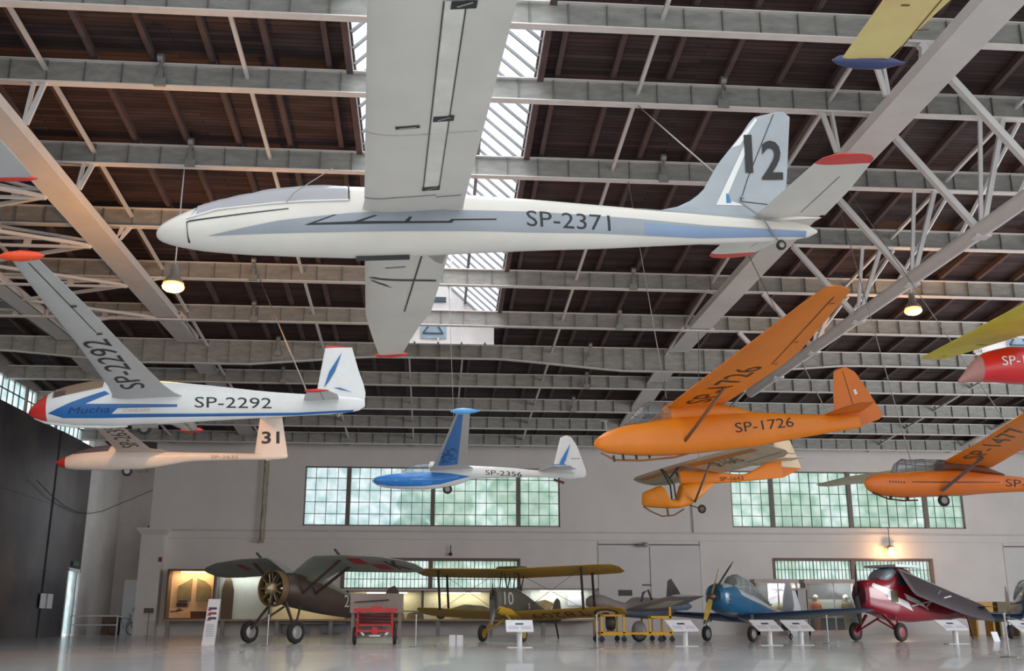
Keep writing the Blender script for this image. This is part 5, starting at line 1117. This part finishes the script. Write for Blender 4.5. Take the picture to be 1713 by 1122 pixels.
tag(MB().wheel((0, 0, .3), .28, .16, 'y').build('spare_wheel', [TYRE, M('picture_navy')], loc=(t.location.x+w*.25, CY-.35, t.location.z)), 'blue-hubbed wheel in the case between the biplane wings', 'wheel')
t, w, h = case(872, 1001, 986, 1036, 'display case behind the right side of the biplane fuselage', CW, M('case_frame_grey'), LTW, power=16, lc=(.95, 1, .98))
tag(MB().prism([(-.9, 0), (.8, .05), (1.0, .35), (.5, .55), (-.2, .4), (-.8, .35)], lambda u, v, q: (u, q, v), 0, .3).build('boat_hull_relic', M('hull_yellow_grey', (176, 154, 110), .6, var=.3), loc=(t.location.x+w*.2, CY-.45, t.location.z+.5)), 'yellow-grey hull fragment in the case behind the biplane', 'relic')
tag(MB().box(0, .9, 0, .05, 0, .6).build('info_board', M('panel_white'), loc=(t.location.x+w*.62, CY-.2, t.location.z+.75)), 'white board hung in the case behind the biplane', 'board')
# ledge under the cases with legs and radiators behind
t = thing('case_bench', 'long tan bench on square legs under the wall display cases', 'bench', (gX(272, 57), 57.0, 0))
L0, L1_ = gX(272, 57), gX(1001, 57)
MB().box(0, L1_-L0, -.3, .9, .74, .84).build('bench_top', LEDG, t)
for k in range(9): MB().box(.2+k*(L1_-L0-.5)/8, .4+k*(L1_-L0-.5)/8, -.2, .0, 0, .74).build('leg', M('case_frame_grey'), t)
mb = MB()
for k in range(3):
    mb.box(6.2+k*2.0, 7.6+k*2.0, .6, .75, .12, .62)
    for j in range(14): mb.box(6.22+k*2.0+j*.1, 6.27+k*2.0+j*.1, .57, .6, .14, .6)
for k, lb in enumerate(('left', 'middle', 'right')):
    q = MB().box(0, 1.4, 0, .15, 0, .5)
    for j in range(14): q.box(.02+j*.1, .07+j*.1, -.03, 0, .02, .48)
    tag(q.build('radiator', M('radiator_grey', (150, 148, 156), .5), loc=(L0+6.2+k*2.0, 57.6, .12)), '%s of three low grey radiators under the wall bench' % lb, 'radiator', 'radiators under the bench')
# --- mannequin cases at the right
DKB = M('case_backing_dark', (58, 54, 56), .8, var=.1); PINK = M('case_frame_pinkish', (178, 160, 154), .6)
def tall_case(px0, px1, label):
    Yf = 56.6; x0, x1 = gX(px0, Yf), gX(px1, Yf); z1 = pz(967, Yf); t = thing('display_case', label, 'display case', (x0, Yf, 0)); w = x1-x0
    MB().box(0, w, .75, .8, .25, z1).build('back_panel', DKB, t)
    f = MB().box(0, .1, 0, .8, 0, z1).box(w-.1, w, 0, .8, 0, z1).box(-.08, w+.08, -.05, .8, z1-.22, z1).box(0, w, 0, .8, 0, .25).box(w*.52, w*.52+.06, 0, .06, .2, z1); f.build('frame', PINK, t)
    l = bpy.data.lights.new('case_light', 'AREA'); l.shape = 'RECTANGLE'; l.size = w*.8; l.size_y = .2; l.energy = 90; l.color = (1, .95, .9)
    o = bpy.data.objects.new('case_light', l); COL.objects.link(o); o.parent = t; o.location = (w/2, .12, z1-.26); o.rotation_euler = (D(28), 0, 0)
    MB().box(.1, w-.1, .02, .03, .25, z1-.22).build('glass', glass_mat('case_glass', (220, 226, 226), .93), t)
    return t, w, z1
t, w, z1 = tall_case(1268, 1338, 'tall display case with a pale landscape picture, behind the blue trainer canopy')
p = t.location
tag(MB().box(0, 1.35, 0, .04, 0, 1.2, 0).bar((.2, -.01, .8), (1.15, -.01, .72), .02, .08, 1).bar((.35, -.01, .6), (.9, -.01, .92), .02, .06, 1).bar((.1, -.01, .35), (.7, -.01, .45), .02, .07, 2).build('poster', [M('poster_lilac', (186, 180, 192), .6, var=.12, scale=3), M('poster_dark', (96, 88, 104), .6), M('poster_pink', (176, 140, 156), .6)], loc=(p.x+w*.38, p.y+.68, 1.65)), 'pale lilac landscape poster inside the tall case behind the blue canopy', 'poster')
tag(MB().sphere((0, 0, .3), .6, .3, .5).build('camouflage_heap', M('relic_olive')), 'olive gear heaped at the foot of the poster case', 'gear').location = (p.x+w*.6, p.y+.4, .95)
t, w, z1 = tall_case(1352, 1440, 'tall display case holding two mannequins, behind the right wing of the blue trainer')
p = t.location
tag(MB().box(0, 2.4, 0, .3, 0, 1.0).build('plinth', M('plinth_pale', (168, 168, 160), .7), loc=(p.x+.3, p.y+.42, .9)), 'pale counter behind the two mannequins', 'plinth')
def mannequin(x, y, z, suit, helmet, label, vis):
    t = thing('mannequin', label, 'mannequin', (x, y, z))
    b = MB(); rings = []
    for zz, a, c in ((0, .14, .12), (.4, .17, .14), (.8, .2, .15), (.95, .21, .15), (1.1, .19, .14), (1.3, .24, .15), (1.42, .25, .14), (1.5, .17, .11), (1.54, .07, .07), (1.6, .06, .06)): rings.append([(a*cos(2*pi*k/18), c*sin(2*pi*k/18), zz) for k in range(18)])
    b.loft(rings)
    for sg in (-1, 1): b.tube([(sg*.22, 0, 1.44), (sg*.3, -.02, 1.25), (sg*.33, -.06, 1.05), (sg*.22, -.22, .95)], [.075, .065, .05, .04], 10)
    b.build('suit', suit, t)
    MB().sphere((0, 0, 1.72), .1, .115, .135).build('head', M('mannequin_skin', (206, 186, 176), .6), t)
    MB().sphere((0, .01, 1.76), .145, .155, .15, z0=-.45, z1=1).build('helmet', helmet, t)
    if vis: MB().sphere((0, -.06, 1.72), .1, .1, .07).build('visor', M('visor_dark', (60, 62, 70), .2), t)
    for sg in (-1, 1):
        h = MB().sphere((sg*.2, -.26, .95), .045, .05, .03)
        for k in range(4): h.tube([(sg*.2+(k-1.5)*.02, -.29, .95), (sg*.2+(k-1.5)*.022, -.35+abs(k-1.3)*.008, .94), (sg*.2+(k-1.5)*.02, -.36+abs(k-1.3)*.008, .91)], [.01, .009, .007], 6)
        h.tube([(sg*.17, -.26, .95), (sg*.14, -.3, .94)], [.011, .008], 6); h.build('hand', M('mannequin_skin'), t)
mannequin(p.x+.62, p.y+.3, .25, M('suit_orange', (212, 112, 40), .7, var=.12), M('hood_pale', (196, 188, 184), .6), 'mannequin in an orange flight suit and pale hood, left in the tall case', False)
mannequin(p.x+2.35, p.y+.3, .25, M('suit_khaki', (138, 116, 66), .8, var=.2), M('helmet_white', (222, 220, 216), .3), 'mannequin in a khaki suit and white visored helmet, right in the tall case', True)
# narrow white display towers between the cases
for px, lb, w_ in ((1330, 'slim pointed white display board right of the poster case', .35), (1346, 'pale square display cabinet between the two tall cases', .5)):
    x = gX(px, 56.2)
    if w_ < .4: tag(MB().prism([(-.45, 0), (.4, 0), (.3, 1.5), (.1, 2.3), (-.1, 2.35), (-.3, 1.5)], lambda u, v, q: (u, q, v), 0, .06).build('display_board', M('panel_white'), loc=(x-.05, 55.9, 0)), lb, 'board')
    else: tag(MB().box(-.4, .4, 0, .5, 0, 2.4).box(-.44, .44, -.02, .52, 2.4, 2.5, 1).build('cabinet', [M('cabinet_pale', (176, 168, 164), .6), PINK], loc=(x, 56.6, 0)), lb, 'cabinet')
# --- wall fittings
x = gX(1048, 57.9); tag(MB().box(x-.38, x+.38, 57.93, 57.97, pz(996, 57.9), pz(986, 57.9)).build('wall_plaque', M('plaque_maroon', (78, 58, 58), .5, var=.1)), 'dark maroon plaque on the back wall right of the biplane wing', 'plaque')
x = gX(1085, 57.9); tag(MB().box(x-.25, x+.25, 57.93, 57.96, pz(979, 57.9), pz(976, 57.9)).build('door_plate', FRAME), 'small grey plate on the seam of the big wall door', 'plate')
def flood(px, py, label):
    x, z = gX(px, 57.6, py), 0; d = fwd+rgt*((px-856.5)/1700)-upv*((py-561)/1700); z = EYE+d.z/d.y*57.6; x = d.x/d.y*57.6
    t = thing('wall_lamp', label, 'lamp', (x, 57.6, z)); MB().sphere((0, 0, 0), .22, .2, .14, n=14, k=8).tube([(0, .3, .15), (0, .1, .1)], .03, 6).tube([(-.35, .1, .02), (-.15, .0, 0)], .05, 6).build('lamp_head', M('lamp_head_grey', (150, 146, 140), .4), t); return t
flood(1079, 911, 'grey wall lamp on the rail above the big wall door')
t = flood(1490, 916, 'small hanging lamp glowing orange above the right lower window')
mm = bpy.data.materials.new('wall_lamp_glow'); mm.use_nodes = True; mm.node_tree.nodes['Principled BSDF'].inputs['Emission Color'].default_value = (1, .6, .25, 1); mm.node_tree.nodes['Principled BSDF'].inputs['Emission Strength'].default_value = 18
MB().sphere((0, -.05, -.28), .15, .15, .17, n=14, k=8).build('bulb', mm, t); MB().tube([(0, .1, 1.2), (0, .1, 0)], .02, 5).build('cord', DKG, t)
l = bpy.data.lights.new('bulb_light', 'POINT'); l.energy = 130; l.color = (1, .5, .2); l.shadow_soft_size = .15; o = bpy.data.objects.new('bulb_light', l); COL.objects.link(o); o.parent = t; o.location = (0, -.45, -.3)
tag(MB().tube([(gX(752, 57.8), 57.85, pz(912, 57.8)), (gX(752, 57.8), 57.85, pz(925, 57.8))], .03, 6).sphere((gX(752, 57.8), 57.85, pz(927, 57.8)), .1, .08, .1).build('wall_hook', DKG), 'small dark fitting hanging on the back wall above the biplane', 'fitting')
dp = MB(); x = gX(441, 57.85, 830); dp.tube([(x, 57.8, 5.0), (x, 57.8, 9.9)], .075, 12); dp.box(x-.16, x+.16, 57.65, 57.92, 4.9, 5.05); dp.tube([(x+.16, 57.9, 5.1), (x+.16, 57.9, 9.9)], .03, 6)
tag(dp.build('drain_pipe', M('pipe_rust_streaked', (158, 146, 128), .7, var=.5, scale=2.5, spots=(112, 100, 60))), 'rust-streaked drain pipe running down the back wall below fin 31', 'pipe')
x = gX(1170, 57.9); tag(MB().tube([(x-.1, 57.92, 5.6), (x-.15, 57.92, 8.2)], .025, 6).build('wall_cable', FRAME), 'thin cable running up the wall under the orange trainer wheel', 'cable')
x = gX(258, 57.2); tag(MB().box(x-.09, x+.09, 57.26, 57.3, pz(942, 57.3), pz(934, 57.3)).build('fire_sign', M('sign_red', (150, 40, 40), .5, var=0)), 'small red fire sign on the white pillar', 'sign')
# --- things in the left recess
t = thing('handrail', 'white tubular handrail beside the bright side door', 'railing', (-17.2, 56.2, 0))
MB().tube([(-1.4, 0, 1.0), (1.0, 0, 1.0), (1.25, 0, .95)], .035, 8).tube([(-1.4, 0, .55), (1.0, 0, .55)], .03, 8).build('rail', dm, t)
for x in (-1.35, 1.0): MB().tube([(x, 0, 0), (x, 0, 1.0)], .035, 8).build('post', dm, t)
x = gX(130, 57.2); tag(MB().box(-18.98, -18.9, 56.7, 57.6, 3.55, 3.8).build('exit_sign', M('exit_green', (36, 96, 72), .5, var=0)), 'small dark green exit sign above the bright side door', 'sign')
for k, lb in ((0, 'left'), (1, 'right')): tag(MB().box(-18.92, -18.88, 52.6+k*.9, 53.3+k*.9, 1.35, 2.05).build('door_notice', M('panel_white')), '%s of two white notices on the dark hangar door' % lb, 'notice')
t = thing('white_booth', 'white ticket booth with a dark doorway in the left recess', 'booth', (-17.0, 59.6, 0))
MB().box(0, 1.0, 0, 1.2, 0, 2.95).box(1.0, 1.9, 0, 1.2, 2.6, 2.95).box(1.0, 1.9, 1.1, 1.2, 0, 2.6, 1).build('walls', [M('booth_white', (196, 196, 198), .6, var=.05), M('booth_inside_dark', (80, 78, 76), .7)], t)
MB().box(.55, 1.25, -.15, 0, 0, 1.25).build('counter', M('booth_white'), t)
tag(MB().tube([(-16.3, 59.5, 1.26), (-16.3, 59.35, 1.35), (-15.9, 59.1, 1.75), (-15.6, 59.0, 2.1)], .06, 8).sphere((-15.55, 59.0, 2.1), .2, .2, .2).build('viewing_lamp', M('lamp_head_grey')), 'jointed grey lamp leaning over the white booth', 'lamp')
tag(MB().box(-18.1, -17.2, 59.9, 60.6, 0, 1.05).build('wooden_cabinet', M('cabinet_brown', (104, 70, 56), .6, var=.15)), 'low brown wooden cabinet in the left recess', 'cabinet')
t = thing('bicycle', 'dark bicycle leaning against the white booth', 'bicycle', (-16.75, 59.3, 0))
def ring(c, r, m=MB): return [(c[0], c[1]+r*cos(2*pi*k/20), c[2]+r*sin(2*pi*k/20)) for k in range(20)]
for y, nm in ((-.5, 'wheel'), (.5, 'wheel')): MB().tube([(0+p_[1]*.9, p_[1]*.3, p_[2]) for p_ in ring((0, y, .34), .33)], .02, 6, closed=True).build(nm, TYRE, t)
MB().tube([(-.45, -.15, .34), (-.15, -.05, .9), (.3, .1, .85), (.45, .15, .34)], .02, 6).tube([(-.15, -.05, .9), (0, 0, .35), (.3, .1, .85)], .02, 6).tube([(.3, .1, .85), (.32, .1, 1.05), (.2, .1, 1.1)], .02, 6).build('frame', M('bike_violet', (78, 64, 104), .4), t)
t = thing('music_stand_sign', 'small dark sign on a thin stand in front of the white pillar', 'sign', (gX(248, 56.6), 56.6, 0)); MB().box(-.28, .22, -.02, .02, 1.15, 1.4).build('panel', M('sign_dark_grey', (90, 86, 90), .5), t); MB().tube([(0, 0, 0), (0, 0, 1.2)], .02, 6).lathe([(.18, 0), (.18, .02)], (0, 0, 0), 'z', 14).build('stand', FRAME, t)
tag(MB().box(-17.0, -15.7, 62.7, 63.3, 5.41, 5.75).sphere((-16.7, 63.0, 5.95), .35, .3, .3).box(-16.2, -15.8, 62.8, 63.2, 5.75, 6.2).build('stored_equipment', DKG), 'dark equipment stored on top of the recess wall', 'equipment')
tag(MB().tube([(-18.8, 50+2*k, 7.2-.9*sin(pi*k/6)) for k in range(5)]+[(-18.6+1.0*k, 59.5+.4*k, 6.7+.55*k) for k in range(4)]+[(-15.3, 60.2, 8.6), (-15.3, 64.18, 9.2)], .02, 5).build('sagging_cable', DKG), 'thin dark cable sagging across the dark door and recess', 'cable')
for x0, x1, lb, c in ((1633, 1664, 'ochre yellow crate standing at the wall by the folded wings', (176, 132, 44)), (1672, 1706, 'olive brown crate standing at the wall near the right edge', (96, 82, 46))):
    a, b = gX(x0, 52), gX(x1, 52); tag(MB().box(a, b, 52, 52.8, .95, pz(1005, 52)).box(a, a+.1, 52, 52.8, 0, .95).box(b-.1, b, 52, 52.8, 0, .95).build('storage_crate', M('crate_'+lb[:5], c, .6, var=.1)), lb, 'crate')
tag(MB().box(gX(1470, 57.3), gX(1537, 57.3), 57.2, 57.98, pz(972, 57.3)-.35, pz(965, 57.3)).build('heater_duct', PINK), 'pinkish box hung under the right lower window', 'box')
# --- trees outside the windows
TREE = M('foliage_outside', (190, 214, 186), .8, var=.3, scale=2.2, spots=(216, 232, 212))
rd = random.Random(3)
for i, (x, s_) in enumerate(((0, 2.4), (6.5, 2.8), (19, 2.6), (25.5, 3.0), (32, 2.8), (38.5, 2.6))):
    mb = MB()
    for k in range(9): mb.sphere((x+rd.uniform(-1.6, 1.6), 72+rd.uniform(-1, 1), 5.2+s_+rd.uniform(-3.5, 1.8)), rd.uniform(.9, 1.7), 1.2, rd.uniform(.8, 1.5), n=10, k=6)
    mb.tube([(x, 72, -.3), (x, 72, 6)], .25, 8); tag(mb.build('outside_tree', TREE), 'green tree outside, blurred behind the window panes', 'tree', 'trees outside the windows')
